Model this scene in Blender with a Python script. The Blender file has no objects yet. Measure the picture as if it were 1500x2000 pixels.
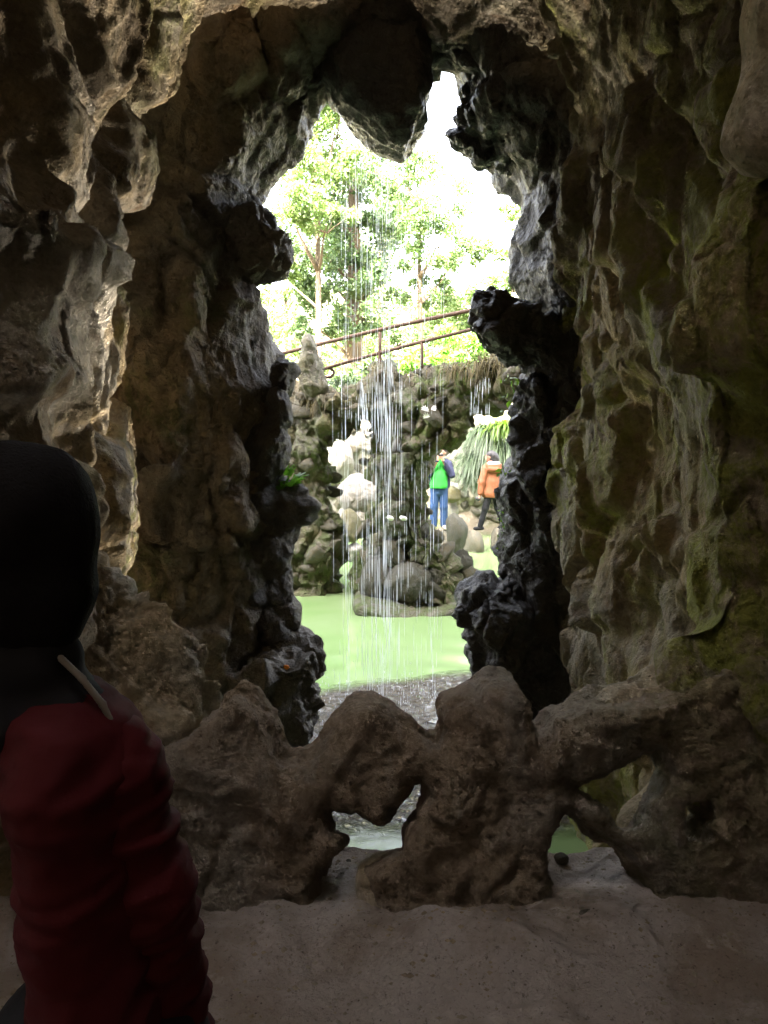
import bpy, math, random
import numpy as np
from math import radians, sin, cos, pi
from mathutils import Vector, Matrix
random.seed(7)
RNG = np.random.default_rng(11)
scene = bpy.context.scene
COL = scene.collection

# ------------------------------------------------------------------ camera, world, sun, exposure
EYE = 2.4                       # eye height above the pond surface (z = 0)
PITCH = math.atan(150 / 1500)   # looking slightly down
FPX = 1500.0                    # focal length in photo pixels
cam_d = bpy.data.cameras.new('camera')
cam = bpy.data.objects.new('camera', cam_d); COL.objects.link(cam)
cam.location = (0, 0, EYE); cam.rotation_euler = (pi / 2 - PITCH, 0, 0)
cam_d.sensor_fit = 'VERTICAL'; cam_d.angle = 2 * math.atan(1000 / FPX)
cam_d.clip_start = 0.05; cam_d.clip_end = 600
scene.camera = cam
SUN_EL, SUN_AZ = 42.0, -160.0     # azimuth from +Y (view direction), negative = to the left
w = bpy.data.worlds.new('World'); scene.world = w; w.use_nodes = True
nt = w.node_tree; bg = nt.nodes['Background']
sky = nt.nodes.new('ShaderNodeTexSky'); sky.sky_type = 'NISHITA'; sky.sun_disc = False
sky.sun_elevation = radians(SUN_EL); sky.sun_rotation = radians(SUN_AZ)
sky.air_density = 0.45; sky.dust_density = 6.0; sky.ozone_density = 0.0
hs = nt.nodes.new('ShaderNodeHueSaturation'); hs.inputs['Saturation'].default_value = .35   # thin bright haze veils the blue
nt.links.new(sky.outputs[0], hs.inputs['Color']); nt.links.new(hs.outputs[0], bg.inputs[0]); bg.inputs[1].default_value = 0.15
sun_d = bpy.data.lights.new('sun', 'SUN'); sun_d.energy = 3.5; sun_d.angle = radians(0.6)
sun_d.color = (1.0, 0.94, 0.84)
sun = bpy.data.objects.new('sun', sun_d); COL.objects.link(sun)
_s = Vector((sin(radians(SUN_AZ)) * cos(radians(SUN_EL)), cos(radians(SUN_AZ)) * cos(radians(SUN_EL)), sin(radians(SUN_EL))))
sun.rotation_euler = _s.to_track_quat('Z', 'Y').to_euler(); sun.location = (-12, -12, 25)
scene.view_settings.view_transform = 'Standard'; scene.view_settings.look = 'None'
scene.view_settings.gamma = 1.0; scene.view_settings.exposure = 5.0
cy = scene.cycles
cy.max_bounces = 12; cy.diffuse_bounces = 9; cy.glossy_bounces = 3; cy.transmission_bounces = 6; cy.transparent_max_bounces = 12
cy.caustics_reflective = False; cy.caustics_refractive = False
cy.sample_clamp_indirect = 6.0; cy.use_denoising = True

# ------------------------------------------------------------------ helpers: pixels, noise, fields
def at(px, py, D):
    """photo pixel + distance along +Y -> world point"""
    u, v = (px - 750) / FPX, (1000 - py) / FPX
    dy = cos(PITCH) + v * sin(PITCH); dz = -sin(PITCH) + v * cos(PITCH)
    s = D / dy
    return Vector((u * s, D, EYE + dz * s))

PERM = RNG.permutation(256).astype(np.int32); PERM = np.concatenate([PERM, PERM])
_g = RNG.normal(size=(256, 3)); GRAD = (_g / np.linalg.norm(_g, axis=1)[:, None]).astype(np.float32)
def gnoise(P):
    P = np.asarray(P, np.float32); I = np.floor(P).astype(np.int32); F = P - I; I &= 255
    U = F * F * F * (F * (F * 6 - 15) + 10); out = None
    def corner(a, b, c):
        h = PERM[(PERM[(PERM[(I[:, 0] + a) & 255] + I[:, 1] + b) & 255] + I[:, 2] + c) & 255]
        g = GRAD[h]
        return g[:, 0] * (F[:, 0] - a) + g[:, 1] * (F[:, 1] - b) + g[:, 2] * (F[:, 2] - c)
    def lx(b, c):
        p, q = corner(0, b, c), corner(1, b, c); return p + U[:, 0] * (q - p)
    def ly(c):
        p, q = lx(0, c), lx(1, c); return p + U[:, 1] * (q - p)
    p, q = ly(0), ly(1)
    return (p + U[:, 2] * (q - p)) * 1.6
def fbm(P, octaves=4, gain=0.5, lac=2.03, ridged=False):
    P = np.asarray(P, np.float32); a, s, n = 1.0, np.zeros(len(P), np.float32), 0
    for o in range(octaves):
        v = gnoise(P + 17.3 * o)
        if ridged: v = 1 - 2 * np.abs(v)
        s += a * v; n += a; a *= gain; P = P * lac
    return s / n
CELLP = RNG.random((256, 3)).astype(np.float32)
def worley(P, cells=False):
    P = np.asarray(P, np.float32); I = np.floor(P).astype(np.int32); F = P - I
    f1 = np.full(len(P), 9, np.float32); f2 = f1.copy(); cv = np.zeros(len(P), np.float32)
    for a in (-1, 0, 1):
        for b in (-1, 0, 1):
            for c in (-1, 0, 1):
                h = PERM[(PERM[(PERM[(I[:, 0] + a) & 255] + I[:, 1] + b) & 255] + I[:, 2] + c) & 255]
                q = CELLP[h]
                d = (q[:, 0] + a - F[:, 0]) ** 2 + (q[:, 1] + b - F[:, 1]) ** 2 + (q[:, 2] + c - F[:, 2]) ** 2
                f2 = np.minimum(f2, np.maximum(f1, d)); cv = np.where(d < f1, h / 255., cv); f1 = np.minimum(f1, d)
    f1, f2 = np.sqrt(f1), np.sqrt(f2)
    return (f1, f2, cv) if cells else (f1, f2)
def sstep(a, b, x):
    t = np.clip((x - a) / (b - a), 0, 1); return t * t * (3 - 2 * t)

def chaikin(pts, it=1):
    pts = np.asarray(pts, float)
    for _ in range(it):
        nx = np.roll(pts, -1, 0)
        pts = np.stack([pts * .75 + nx * .25, pts * .25 + nx * .75], 1).reshape(-1, 2)
    return pts
def poly_sdf(poly, X, Z):
    """signed distance (negative inside) of points to a closed polygon"""
    sh = X.shape; x = X.ravel().astype(np.float32); z = Z.ravel().astype(np.float32)
    d = np.full(x.shape, 1e9, np.float32); ins = np.zeros(x.shape, bool)
    n = len(poly)
    for i in range(n):
        ax, az = poly[i]; bx, bz = poly[(i + 1) % n]
        ex, ez = bx - ax, bz - az; L = ex * ex + ez * ez + 1e-12
        t = np.clip(((x - ax) * ex + (z - az) * ez) / L, 0, 1)
        d = np.minimum(d, (x - ax - t * ex) ** 2 + (z - az - t * ez) ** 2)
        if abs(ez) > 1e-12:
            m = ((az > z) != (bz > z)) & (x < ex * (z - az) / ez + ax)
            ins ^= m
    d = np.sqrt(d); return np.where(ins, -d, d).reshape(sh)
def px_poly(pts, D, it=1):
    """pixel outline -> (x, z) outline; D is a distance or a function of pixel x"""
    o = []
    for p in pts:
        v = at(p[0], p[1], D(p[0]) if callable(D) else D); o.append((v.x, v.z))
    return chaikin(o, it) if it else np.array(o)

def surface_nets(f, org, h):
    s = f < 0
    c = np.zeros(tuple(n - 1 for n in f.shape), np.uint8)
    offs = [(a, b, d) for a in (0, 1) for b in (0, 1) for d in (0, 1)]
    sl = lambda o, n: slice(o, n - 1 + o)
    nx, ny, nz = f.shape
    for a, b, d in offs: c += s[sl(a, nx), sl(b, ny), sl(d, nz)]
    act = (c > 0) & (c < 8); I, J, K = np.nonzero(act)
    idx = np.full(act.shape, -1, np.int32); idx[I, J, K] = np.arange(len(I), dtype=np.int32)
    val = {o: f[I + o[0], J + o[1], K + o[2]] for o in offs}
    acc = np.zeros((len(I), 3), np.float32); cnt = np.zeros(len(I), np.float32)
    for o in offs:
        for ax in range(3):
            if o[ax]: continue
            q = list(o); q[ax] = 1; q = tuple(q)
            va, vb = val[o], val[q]; m = (va < 0) != (vb < 0)
            t = np.where(m, va / np.where(m, va - vb, 1), 0)
            for k in range(3):
                acc[:, k] += np.where(m, o[k] + (t if k == ax else 0), 0)
            cnt += m
    V = (np.stack([I, J, K], 1) + acc / cnt[:, None]) * h + np.asarray(org, np.float32)
    Q = []
    def quads(ax):
        o1, o2 = (ax + 1) % 3, (ax + 2) % 3
        A = [slice(None)] * 3; B = [slice(None)] * 3
        A[ax] = slice(0, -1); B[ax] = slice(1, None)
        for o in (o1, o2): A[o] = slice(1, -1); B[o] = slice(1, -1)
        sa, sb = s[tuple(A)], s[tuple(B)]
        E = np.array(np.nonzero(sa != sb)); sol = sa[tuple(E)]
        E[o1] += 1; E[o2] += 1
        def cell(d1, d2):
            e = E.copy(); e[o1] += d1; e[o2] += d2; return idx[tuple(e)]
        q = np.stack([cell(-1, -1), cell(0, -1), cell(0, 0), cell(-1, 0)], 1)
        return np.where(sol[:, None], q, q[:, ::-1])
    for ax in range(3): Q.append(quads(ax))
    Q = np.concatenate(Q); Q = Q[(Q >= 0).all(1)]
    return V.astype(np.float32), Q
def vnormals(V, Q):
    n = np.cross(V[Q[:, 2]] - V[Q[:, 0]], V[Q[:, 3]] - V[Q[:, 1]])
    N = np.zeros_like(V)
    for k in range(4):
        for c in range(3): N[:, c] += np.bincount(Q[:, k], n[:, c], len(V))
    return N / (np.linalg.norm(N, axis=1)[:, None] + 1e-9)
def largest_pieces(V, Q, keep=1):
    """drop loose crumbs: keep the biggest connected piece(s)"""
    lab = np.arange(len(V))
    while True:
        m = lab[Q].min(1); new = lab.copy()
        for k in range(4): np.minimum.at(new, Q[:, k], m)
        new = new[new]
        if (new == lab).all(): break
        lab = new
    ids, cnt = np.unique(lab[Q[:, 0]], return_counts=True)
    ok = ids[np.argsort(-cnt)[:keep]]; Q = Q[np.isin(lab[Q[:, 0]], ok)]
    used = np.unique(Q); mp = np.full(len(V), -1, np.int64); mp[used] = np.arange(len(used))
    return V[used], mp[Q]
def mesh_from(name, V, F, smooth=True, attrs=None):
    me = bpy.data.meshes.new(name); F = np.asarray(F); k = F.shape[1]
    me.vertices.add(len(V)); me.vertices.foreach_set('co', np.asarray(V, np.float32).ravel())
    me.loops.add(F.size); me.loops.foreach_set('vertex_index', F.ravel().astype(np.int32))
    me.polygons.add(len(F)); me.polygons.foreach_set('loop_start', np.arange(0, F.size, k, dtype=np.int32))
    me.polygons.foreach_set('loop_total', np.full(len(F), k, np.int32))
    me.polygons.foreach_set('use_smooth', np.full(len(F), smooth, bool))
    for a, v in (attrs or {}).items():
        me.attributes.new(a, 'FLOAT', 'POINT').data.foreach_set('value', np.asarray(v, np.float32))
    me.update(calc_edges=True); me.validate(); return me
def obj(name, me, mat=None, parent=None, loc=None):
    o = bpy.data.objects.new(name, me); COL.objects.link(o)
    if mat is not None and me is not None and not me.materials: me.materials.append(mat)
    if parent: o.parent = parent
    if loc is not None: o.location = loc
    return o
def tag(o, label, cat=None, group=None, kind=None):
    o['label'] = label
    if cat: o['category'] = cat
    if group: o['group'] = group
    if kind: o['kind'] = kind
    return o
def empty(name, loc=(0, 0, 0)):
    o = bpy.data.objects.new(name, None); COL.objects.link(o); o.location = loc; o.empty_display_size = .2; return o

# ------------------------------------------------------------------ materials
class NB:
    def __init__(s, name):
        s.m = bpy.data.materials.new(name); s.m.use_nodes = True; s.t = s.m.node_tree; s.n = s.t.nodes; s.l = s.t.links
        s.b = s.n['Principled BSDF']; s.out = s.n['Material Output']
    def new(s, typ, **kw):
        n = s.n.new(typ)
        for k, v in kw.items():
            if k[0] == '_': n.inputs[k[1:]].default_value = v
            else: setattr(n, k, v)
        return n
    def link(s, a, b): s.l.new(a, b)
    def noise(s, co, scale, detail=4, rough=.55, dist=0):
        n = s.new('ShaderNodeTexNoise', _Scale=scale, _Detail=detail, _Roughness=rough, _Distortion=dist); s.link(co, n.inputs['Vector']); return n.outputs['Fac']
    def voro(s, co, scale, feature='F1', out='Distance', rnd=1):
        n = s.new('ShaderNodeTexVoronoi', feature=feature, _Scale=scale, _Randomness=rnd); s.link(co, n.inputs['Vector']); return n.outputs[out]
    def ramp(s, fac, a, b, lo=0., hi=1.):
        n = s.new('ShaderNodeMapRange', interpolation_type='SMOOTHSTEP'); s.link(fac, n.inputs[0])
        n.inputs[1].default_value = a; n.inputs[2].default_value = b; n.inputs[3].default_value = lo; n.inputs[4].default_value = hi
        return n.outputs[0]
    def math(s, op, a, b=None):
        n = s.new('ShaderNodeMath', operation=op)
        for i, v in enumerate((a, b)):
            if v is None: continue
            if isinstance(v, (int, float)): n.inputs[i].default_value = v
            else: s.link(v, n.inputs[i])
        return n.outputs[0]
    def mix(s, fac, a, b, mode='MIX'):
        n = s.new('ShaderNodeMix', data_type='RGBA', blend_type=mode)
        for i, v in ((0, fac), (6, a), (7, b)):
            if isinstance(v, (int, float)): n.inputs[i].default_value = v
            elif isinstance(v, tuple): n.inputs[i].default_value = (*v, 1)
            else: s.link(v, n.inputs[i])
        return n.outputs[2]
    def attr(s, name): return s.new('ShaderNodeAttribute', attribute_name=name).outputs['Fac']
    def bump(s, h, strength, dist, prev=None):
        n = s.new('ShaderNodeBump', _Strength=strength, _Distance=dist); s.link(h, n.inputs['Height'])
        if prev: s.link(prev, n.inputs['Normal'])
        return n.outputs[0]
    def coord(s, which='Object'): return s.new('ShaderNodeTexCoord').outputs[which]
    def mapping(s, co, scale):
        n = s.new('ShaderNodeMapping'); n.inputs['Scale'].default_value = scale; s.link(co, n.inputs[0]); return n.outputs[0]

def rock_mat(name, tan=(.30, .235, .16), grey=(.27, .255, .235), brown=(.15, .095, .055), moss=(.085, .115, .02), wetness=0., mossiness=0., fine=1., rnd=False, bumpk=1.):
    b = NB(name); co = b.coord()
    if rnd:
        oi = b.new('ShaderNodeObjectInfo'); va = b.new('ShaderNodeVectorMath', operation='ADD'); b.link(co, va.inputs[0])
        sc = b.new('ShaderNodeVectorMath', operation='SCALE'); cmb = b.new('ShaderNodeCombineXYZ')
        for i in range(3): b.link(oi.outputs['Random'], cmb.inputs[i])
        b.link(cmb.outputs[0], sc.inputs[0]); sc.inputs['Scale'].default_value = 37.; b.link(sc.outputs[0], va.inputs[1]); co = va.outputs[0]
    n1 = b.noise(co, 1.1 * fine, 5, .6, .4); n2 = b.noise(co, 3.7 * fine, 6, .65, .6); n3 = b.noise(co, 38 * fine, 6, .7)
    c = b.mix(b.ramp(n1, .38, .62), grey, tan)
    c = b.mix(b.ramp(n2, .52, .72, 0, .85), c, brown)
    streak = b.noise(b.mapping(co, (9 * fine, 9 * fine, 1.1 * fine)), 1.0, 4, .6, .3)
    c = b.mix(b.ramp(streak, .52, .7, 0, .45), c, (.34, .315, .27))
    pitn = b.voro(co, 46 * fine); pit = b.ramp(pitn, .08, .34)
    pm = b.ramp(b.noise(co, 5.1 * fine, 3), .45, .6)
    c = b.mix(b.ramp(n3, .3, .75, .35, 0), c, (.06, .045, .03))
    if rnd:
        c = b.mix(b.ramp(oi.outputs['Random'], 0, 1, 0, .55), c, (.12, .105, .085))
    mfac = b.math('MULTIPLY', b.math('ADD', b.attr('moss'), mossiness), b.ramp(b.noise(co, 6.5 * fine, 6, .7, .5), .36, .6))
    mcol = b.mix(b.noise(co, 21 * fine, 4), tuple(x * .5 for x in moss), tuple(x * 1.5 for x in moss))
    c = b.mix(b.math('MINIMUM', mfac, .93), c, mcol)
    c = b.mix(b.math('MULTIPLY', b.attr('painted_shade'), b.ramp(b.noise(co, 2.6 * fine, 5, .65, .6), .25, .62, .45, 1.)), c, b.mix(.82, c, (.05, .034, .018)))  # painted shade pulls the rock colour towards dark brown
    wet = b.math('MINIMUM', b.math('ADD', b.attr('wet'), wetness), 1.)
    c = b.mix(wet, c, b.mix(.84, c, (.006, .007, .009)))
    b.link(c, b.b.inputs['Base Color'])
    r = b.new('ShaderNodeMapRange'); b.link(wet, r.inputs[0]); r.inputs[3].default_value = .88; r.inputs[4].default_value = .27; b.link(r.outputs[0], b.b.inputs['Roughness'])
    hp = b.math('ADD', b.math('MULTIPLY', b.math('MULTIPLY', pit, pm), .6), b.math('MULTIPLY', n3, 1.))
    n = b.bump(b.noise(co, 11 * fine, 7, .68, .5), 1. * bumpk, .07 / fine)
    n = b.bump(hp, 1. * bumpk, .022 / fine, n)
    b.link(n, b.b.inputs['Normal']); b.b.inputs['Specular IOR Level'].default_value = .4
    return b.m
def plain_mat(name, col, rough=.7, spec=.4, var=.25, scale=14., bump=.2, bdist=.01, sub=None, metal=0):
    b = NB(name); co = b.coord()
    n = b.noise(co, scale, 5, .6)
    c = b.mix(n, tuple(x * (1 - var) for x in col), tuple(min(1, x * (1 + var)) for x in col))
    b.link(c, b.b.inputs['Base Color']); b.b.inputs['Roughness'].default_value = rough; b.b.inputs['Specular IOR Level'].default_value = spec
    b.b.inputs['Metallic'].default_value = metal
    b.link(b.bump(b.noise(co, scale * 3, 4), bump, bdist), b.b.inputs['Normal'])
    return b.m
def leaf_mat(name, a, c2, trans=.45, rough=.45):
    b = NB(name); g = b.new('ShaderNodeNewGeometry')
    c = b.mix(g.outputs['Random Per Island'], a, c2)
    b.link(c, b.b.inputs['Base Color']); b.b.inputs['Roughness'].default_value = rough
    tr = b.new('ShaderNodeBsdfTranslucent'); b.link(b.mix(1., c, (.85, 1.0, .5), 'MULTIPLY'), tr.inputs[0])
    mx = b.new('ShaderNodeMixShader'); mx.inputs[0].default_value = trans
    b.link(b.b.outputs[0], mx.inputs[1]); b.link(tr.outputs[0], mx.inputs[2]); b.link(mx.outputs[0], b.out.inputs[0]); return b.m
M = {}
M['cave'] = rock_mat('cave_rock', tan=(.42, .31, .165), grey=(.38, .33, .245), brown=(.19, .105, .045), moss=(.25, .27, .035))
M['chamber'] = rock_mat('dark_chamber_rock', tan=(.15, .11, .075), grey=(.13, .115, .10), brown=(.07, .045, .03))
M['rim'] = rock_mat('entrance_rock', tan=(.34, .26, .16), grey=(.28, .25, .20), brown=(.15, .10, .055), moss=(.10, .13, .025))
M['damp'] = rock_mat('damp_rim_rock', tan=(.24, .2, .14), grey=(.22, .2, .17), brown=(.11, .08, .05), wetness=.42, fine=1.4)
M['bal'] = rock_mat('balustrade_rock', tan=(.37, .28, .19), grey=(.36, .31, .25), brown=(.21, .14, .085), fine=1.2, bumpk=1.2)
M['ledge'] = rock_mat('ledge_rock', tan=(.54, .42, .27), grey=(.5, .45, .36), brown=(.28, .18, .1), fine=1.2)
M['black'] = rock_mat('wet_black_rock', wetness=.92, fine=1.5, bumpk=1.1)
M['bridge'] = rock_mat('bridge_rubble', tan=(.20, .155, .10), grey=(.18, .165, .14), brown=(.08, .055, .03), mossiness=.18, fine=1.3)
M['stone'] = rock_mat('rubble_stone', tan=(.24, .19, .13), grey=(.21, .195, .17), brown=(.11, .08, .05), mossiness=.2, fine=2.0, rnd=True)
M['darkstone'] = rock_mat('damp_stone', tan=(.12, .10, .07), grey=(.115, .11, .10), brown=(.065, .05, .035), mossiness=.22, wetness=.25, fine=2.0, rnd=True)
M['pale'] = rock_mat('pale_boulder', tan=(.36, .325, .27), grey=(.34, .325, .30), brown=(.19, .155, .11), fine=1.4, rnd=True, bumpk=.6)
M['yellow'] = rock_mat('mossy_yellow_rock', tan=(.21, .165, .075), grey=(.19, .16, .10), brown=(.10, .08, .035), mossiness=.35, fine=1.6, rnd=True)
M['bark'] = plain_mat('bark', (.10, .075, .05), .9, .2, .5, 9, .8, .03)
M['rust'] = plain_mat('rusty_iron', (.10, .055, .035), .7, .4, .4, 30, .3, .004)

# ------------------------------------------------------------------ rock builders
def rough_disp(V, N, big=.0, bigs=1.0, scal=.0, scals=1.3, sc2=.0, sc2s=4., fold=.0, fine=.0, fines=9., lump=0., lumps=3., block=0., blocks=2., crack=.0):
    """displacement along the normals: broad swells, concave scallops with sharp crests, vertical folds, fine ridges"""
    W = V + .16 * np.stack([fbm(V * 1.7 + 5, 3), fbm(V * 1.7 + 31, 3), fbm(V * 1.7 + 77, 3)], 1)
    d = np.zeros(len(V), np.float32)
    if big: d += big * fbm(V * bigs, 4)
    if scal:
        f1, f2 = worley(W * np.array([1, 1, .62], np.float32) * scals + 3.1); d += scal * (np.minimum(f1, 1.0) ** 2 * 1.8 - .5)
    if sc2:
        f1, f2 = worley(W * np.array([1, 1, .7], np.float32) * sc2s + 9.7); d += sc2 * (np.minimum(f1, 1.0) ** 2 * 1.8 - .5)
    if lump:
        f1, f2 = worley(W * lumps + 1.3); d += lump * (.6 - f1 ** 1.5) 
    if block:
        f1, f2, c = worley(W * np.array([1, 1, .75], np.float32) * blocks + 6.6, True); e = sstep(0, .16, f2 - f1)
        d += block * ((c - .5) * 1.6 * e - .35 * f1) - crack * (1 - e)
        f1, f2, c = worley(W * np.array([1, 1, .8], np.float32) * blocks * 3.1 + 2.6, True); e = sstep(0, .2, f2 - f1)
        d += .28 * block * ((c - .5) * 1.4 * e - .3 * f1) - .3 * crack * (1 - e)
    if fold: d += fold * fbm(W * np.array([4.5, 4.5, .6], np.float32), 3, ridged=True)
    if fine: d += fine * fbm(V * fines, 4, .6, ridged=True)
    return d
def poly_solid(outline, D, T, h, holes=(), R=.15, it=1, hit=1, p=2.6, wav=.0, Tvar=.25, yc=None, zmin=None, disp=None, pad=.12, seed=0., keep=1, post=None, slope=0., grow=0.):
    """a solid rock from an outline traced at its own distance, with real thickness, rounded edges and rough faces"""
    po = px_poly(outline, D, it); D0 = D if not callable(D) else None
    if zmin is not None: po[:, 1] = np.where(po[:, 1] < zmin, zmin, po[:, 1])
    x0, z0 = po.min(0) - pad; x1, z1 = po.max(0) + pad
    xs = np.arange(x0, x1, h, dtype=np.float32); zs = np.arange(z0, z1, h, dtype=np.float32)
    X, Z = np.meshgrid(xs, zs, indexing='ij'); d2 = poly_sdf(po, X, Z)
    dh = None
    for hl in holes:
        q = -poly_sdf(px_poly(hl, D, hit), X, Z) + grow; dh = q if dh is None else np.maximum(dh, q)
    P2 = np.stack([X.ravel(), np.full(X.size, seed, np.float32), Z.ravel()], 1)
    Tm = T * (1 + Tvar * fbm(P2 * 1.6 + 3, 3)).reshape(X.shape)
    if yc is None: C = np.full(X.shape, D0, np.float32)
    else: C = yc(X, Z).astype(np.float32)
    if wav: C = C + wav * fbm(P2 * 1.3 + 41, 3).reshape(X.shape)
    ys = np.arange(C.min() - T * 1.5 - pad, C.max() + T * 1.5 + pad, h, dtype=np.float32)
    d3 = np.broadcast_to(d2[:, None, :], (len(xs), len(ys), len(zs)))
    if dh is not None:      # holes are worn through sloping down and outwards
        d3 = d3.copy()
        for j, y in enumerate(ys): d3[:, j, :] = np.maximum(d2, np.roll(dh, -int(round((y - (D0 or y)) * slope / h)), 1))
    e = np.maximum(0, 1 + d3 / R)
    f = ((np.abs(ys[None, :, None] - C[:, None, :]) / Tm[:, None, :]) ** p + e ** p) ** (1 / p) - 1
    V, Q = surface_nets(f.astype(np.float32), (x0, ys[0], z0), h)
    V, Q = largest_pieces(V, Q, keep)
    N = vnormals(V, Q)
    if disp: V = V + N * rough_disp(V + seed, N, **disp)[:, None]
    if post is not None: V = post(V)
    return V, Q
def poly_rock(name, mat, *a, parent=None, attrs=None, **kw):
    V, Q = poly_solid(*a, **kw)
    at_ = {k: f(V) for k, f in (attrs or {}).items()}
    return obj(name, mesh_from(name, V, Q, attrs=at_), mat, parent)
def sphere_dirs(n):
    import bmesh
    bm = bmesh.new(); bmesh.ops.create_icosphere(bm, subdivisions=n, radius=1)
    V = np.array([v.co[:] for v in bm.verts], np.float32); F = np.array([[v.index for v in f.verts] for f in bm.faces]); bm.free(); return V, F
DIRS = {n: sphere_dirs(n) for n in (2, 3, 4, 5)}
def boulder_mesh(name, seed, level=3, facets=12, cut=.72, rough=.08, smooth=False, sq=(1, 1, 1)):
    d, F = DIRS[level]; r = np.random.default_rng(seed)
    R = np.full(len(d), 1.0, np.float32)
    if not smooth:
        n = r.normal(size=(facets, 3)); n /= np.linalg.norm(n, axis=1)[:, None]
        k = r.uniform(cut, 1.0, facets)
        for i in range(facets):
            c = d @ n[i].astype(np.float32); lim = np.where(c > .05, k[i] / np.maximum(c, .05), 9)
            R = np.minimum(R, lim)
    s = r.uniform(0, 90)
    R = R * (1 + rough * 1.8 * fbm(d * 1.3 + s, 3)) + rough * .55 * fbm(d * 4.2 + s, 4, .6, ridged=True)
    V = d * R[:, None] * np.array(sq, np.float32)
    return mesh_from(name, V, F)

# ------------------------------------------------------------------ terrain, pond
FLOOR = .85
def ground_z(x, y):
    bank = sstep(18.6, 21.2, y + .5 * np.sin(x * .9)) * 3.0 + np.maximum(0, y - 21) * .10
    side = sstep(4.2, 8.5, np.abs(x - .6)) * 3.2
    shelf = sstep(16.2, 17.6, y) * .52
    far = np.maximum(0, y - 45) * .12
    return -.6 + np.maximum(np.maximum(bank, side * sstep(6.5, 9, y)), 0) + shelf + np.minimum(far, 18) + 2.6 * sstep(-6, -12, y)
def grid_mesh(name, xs, ys, zf, attrs=None):
    X, Y = np.meshgrid(xs, ys, indexing='ij'); Z = zf(X, Y)
    V = np.stack([X, Y, Z], -1).reshape(-1, 3); nx, ny = X.shape
    i = np.arange(nx * ny).reshape(nx, ny)
    F = np.stack([i[:-1, :-1], i[1:, :-1], i[1:, 1:], i[:-1, 1:]], -1).reshape(-1, 4)
    return mesh_from(name, V, F, attrs={k: f(V) for k, f in (attrs or {}).items()})
def uneven(segs):
    o = []
    for a, b_, n in segs: o += list(np.linspace(a, b_, n, endpoint=False))
    return np.array(o + [segs[-1][1]])
gm = NB('earth_bank'); _co = gm.coord()
_c = gm.mix(gm.ramp(gm.noise(_co, .9, 6, .65), .4, .62), (.20, .16, .11), (.10, .13, .04))
_c = gm.mix(gm.ramp(gm.noise(_co, 6, 6, .7), .5, .7, 0, .8), _c, (.30, .27, .22)); gm.link(_c, gm.b.inputs['Base Color']); gm.b.inputs['Roughness'].default_value = .95
gm.link(gm.bump(gm.noise(_co, 5, 8, .7), 1., .12), gm.b.inputs['Normal']); M['ground'] = gm.m
def gz(X, Y):
    n = fbm(np.stack([X.ravel() * .8, Y.ravel() * .8, 0 * X.ravel()], 1), 4).reshape(X.shape)
    return ground_z(X, Y) + n * .28 * sstep(7, 12, Y)
ground = obj('ground', grid_mesh('ground', uneven([(-300, -15, 20), (-15, 15, 150), (15, 300, 20)]), uneven([(-300, -14, 12), (-14, 9, 30), (9, 34, 130), (34, 400, 30)]), gz), M['ground'])
tag(ground, 'earth and gravel banks around the pond', kind='structure')

# pond: duckweed-green sheet, churned clear brown water under the falls
def churn(V):
    x, y = V[:, 0], V[:, 1]
    e = 7.35 + .32 * (x - .2) - .22 * np.minimum(0, x) ** 2 + .22 * fbm(V * 1.3, 4) + .06 * fbm(V * 7, 3)
    m = sstep(.18, -.1, y - e)
    near = sstep(4.62, 4.3, y + .12 * fbm(V * 3 + 9, 3))
    return m * (1 - near)
def pond_z(X, Y):
    P = np.stack([X.ravel(), Y.ravel(), 0 * X.ravel()], 1)
    m = churn(P).reshape(X.shape)
    r = np.hypot(X - .15, Y - 6.5)
    return m * (.030 * fbm(P * np.array([5.5, 8, 1]), 4, .6).reshape(X.shape)) + .006 * np.sin(r * 11) * np.exp(-(r - 1) * .55) * sstep(4, 5, Y)
pm_ = NB('pond_water'); _co = pm_.coord(); ch = pm_.attr('churn')
g1 = pm_.mix(pm_.ramp(pm_.noise(_co, .35, 4, .6, .8), .35, .65), (.155, .24, .088), (.20, .27, .125))
g1 = pm_.mix(pm_.ramp(pm_.noise(_co, 55, 4, .7), .55, .75, 0, .35), g1, (.19, .27, .08))
_fl = pm_.ramp(pm_.voro(_co, 3.1), .028, .016); g1 = pm_.mix(_fl, g1, (.4, .4, .28))
g1 = pm_.mix(pm_.ramp(pm_.noise(pm_.mapping(_co, (1.2, 5, 1)), 1.6, 5, .65, 1.2), .55, .72, 0, .4), g1, (.17, .25, .09))
br = pm_.mix(pm_.noise(_co, 2.2, 4), (.03, .021, .010), (.06, .042, .02))
pm_.link(pm_.mix(ch, g1, br), pm_.b.inputs['Base Color'])
_r = pm_.new('ShaderNodeMapRange'); pm_.link(ch, _r.inputs[0]); _r.inputs[3].default_value = .13; _r.inputs[4].default_value = .03; pm_.link(_r.outputs[0], pm_.b.inputs['Roughness'])
pm_.b.inputs['Specular IOR Level'].default_value = .7; pm_.b.inputs['IOR'].default_value = 1.38
_h = pm_.math('MULTIPLY', pm_.noise(pm_.mapping(_co, (1, 1.6, 1)), 8, 4, .6, 1.2), ch)
_n = pm_.bump(_h, 1., .09); _n = pm_.bump(pm_.noise(_co, 3, 3), .10, .02, _n); pm_.link(_n, pm_.b.inputs['Normal']); M['pond'] = pm_.m
pond = obj('pond', grid_mesh('pond', uneven([(-9, -2.4, 12), (-2.4, 2.6, 250), (2.6, 9, 12)]), uneven([(2.2, 3.2, 6), (3.2, 9.2, 300), (9.2, 24, 60)]), pond_z, {'churn': churn}), M['pond'])
tag(pond, 'duckweed-green pond with churned brown water under the falls', kind='structure')

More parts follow.
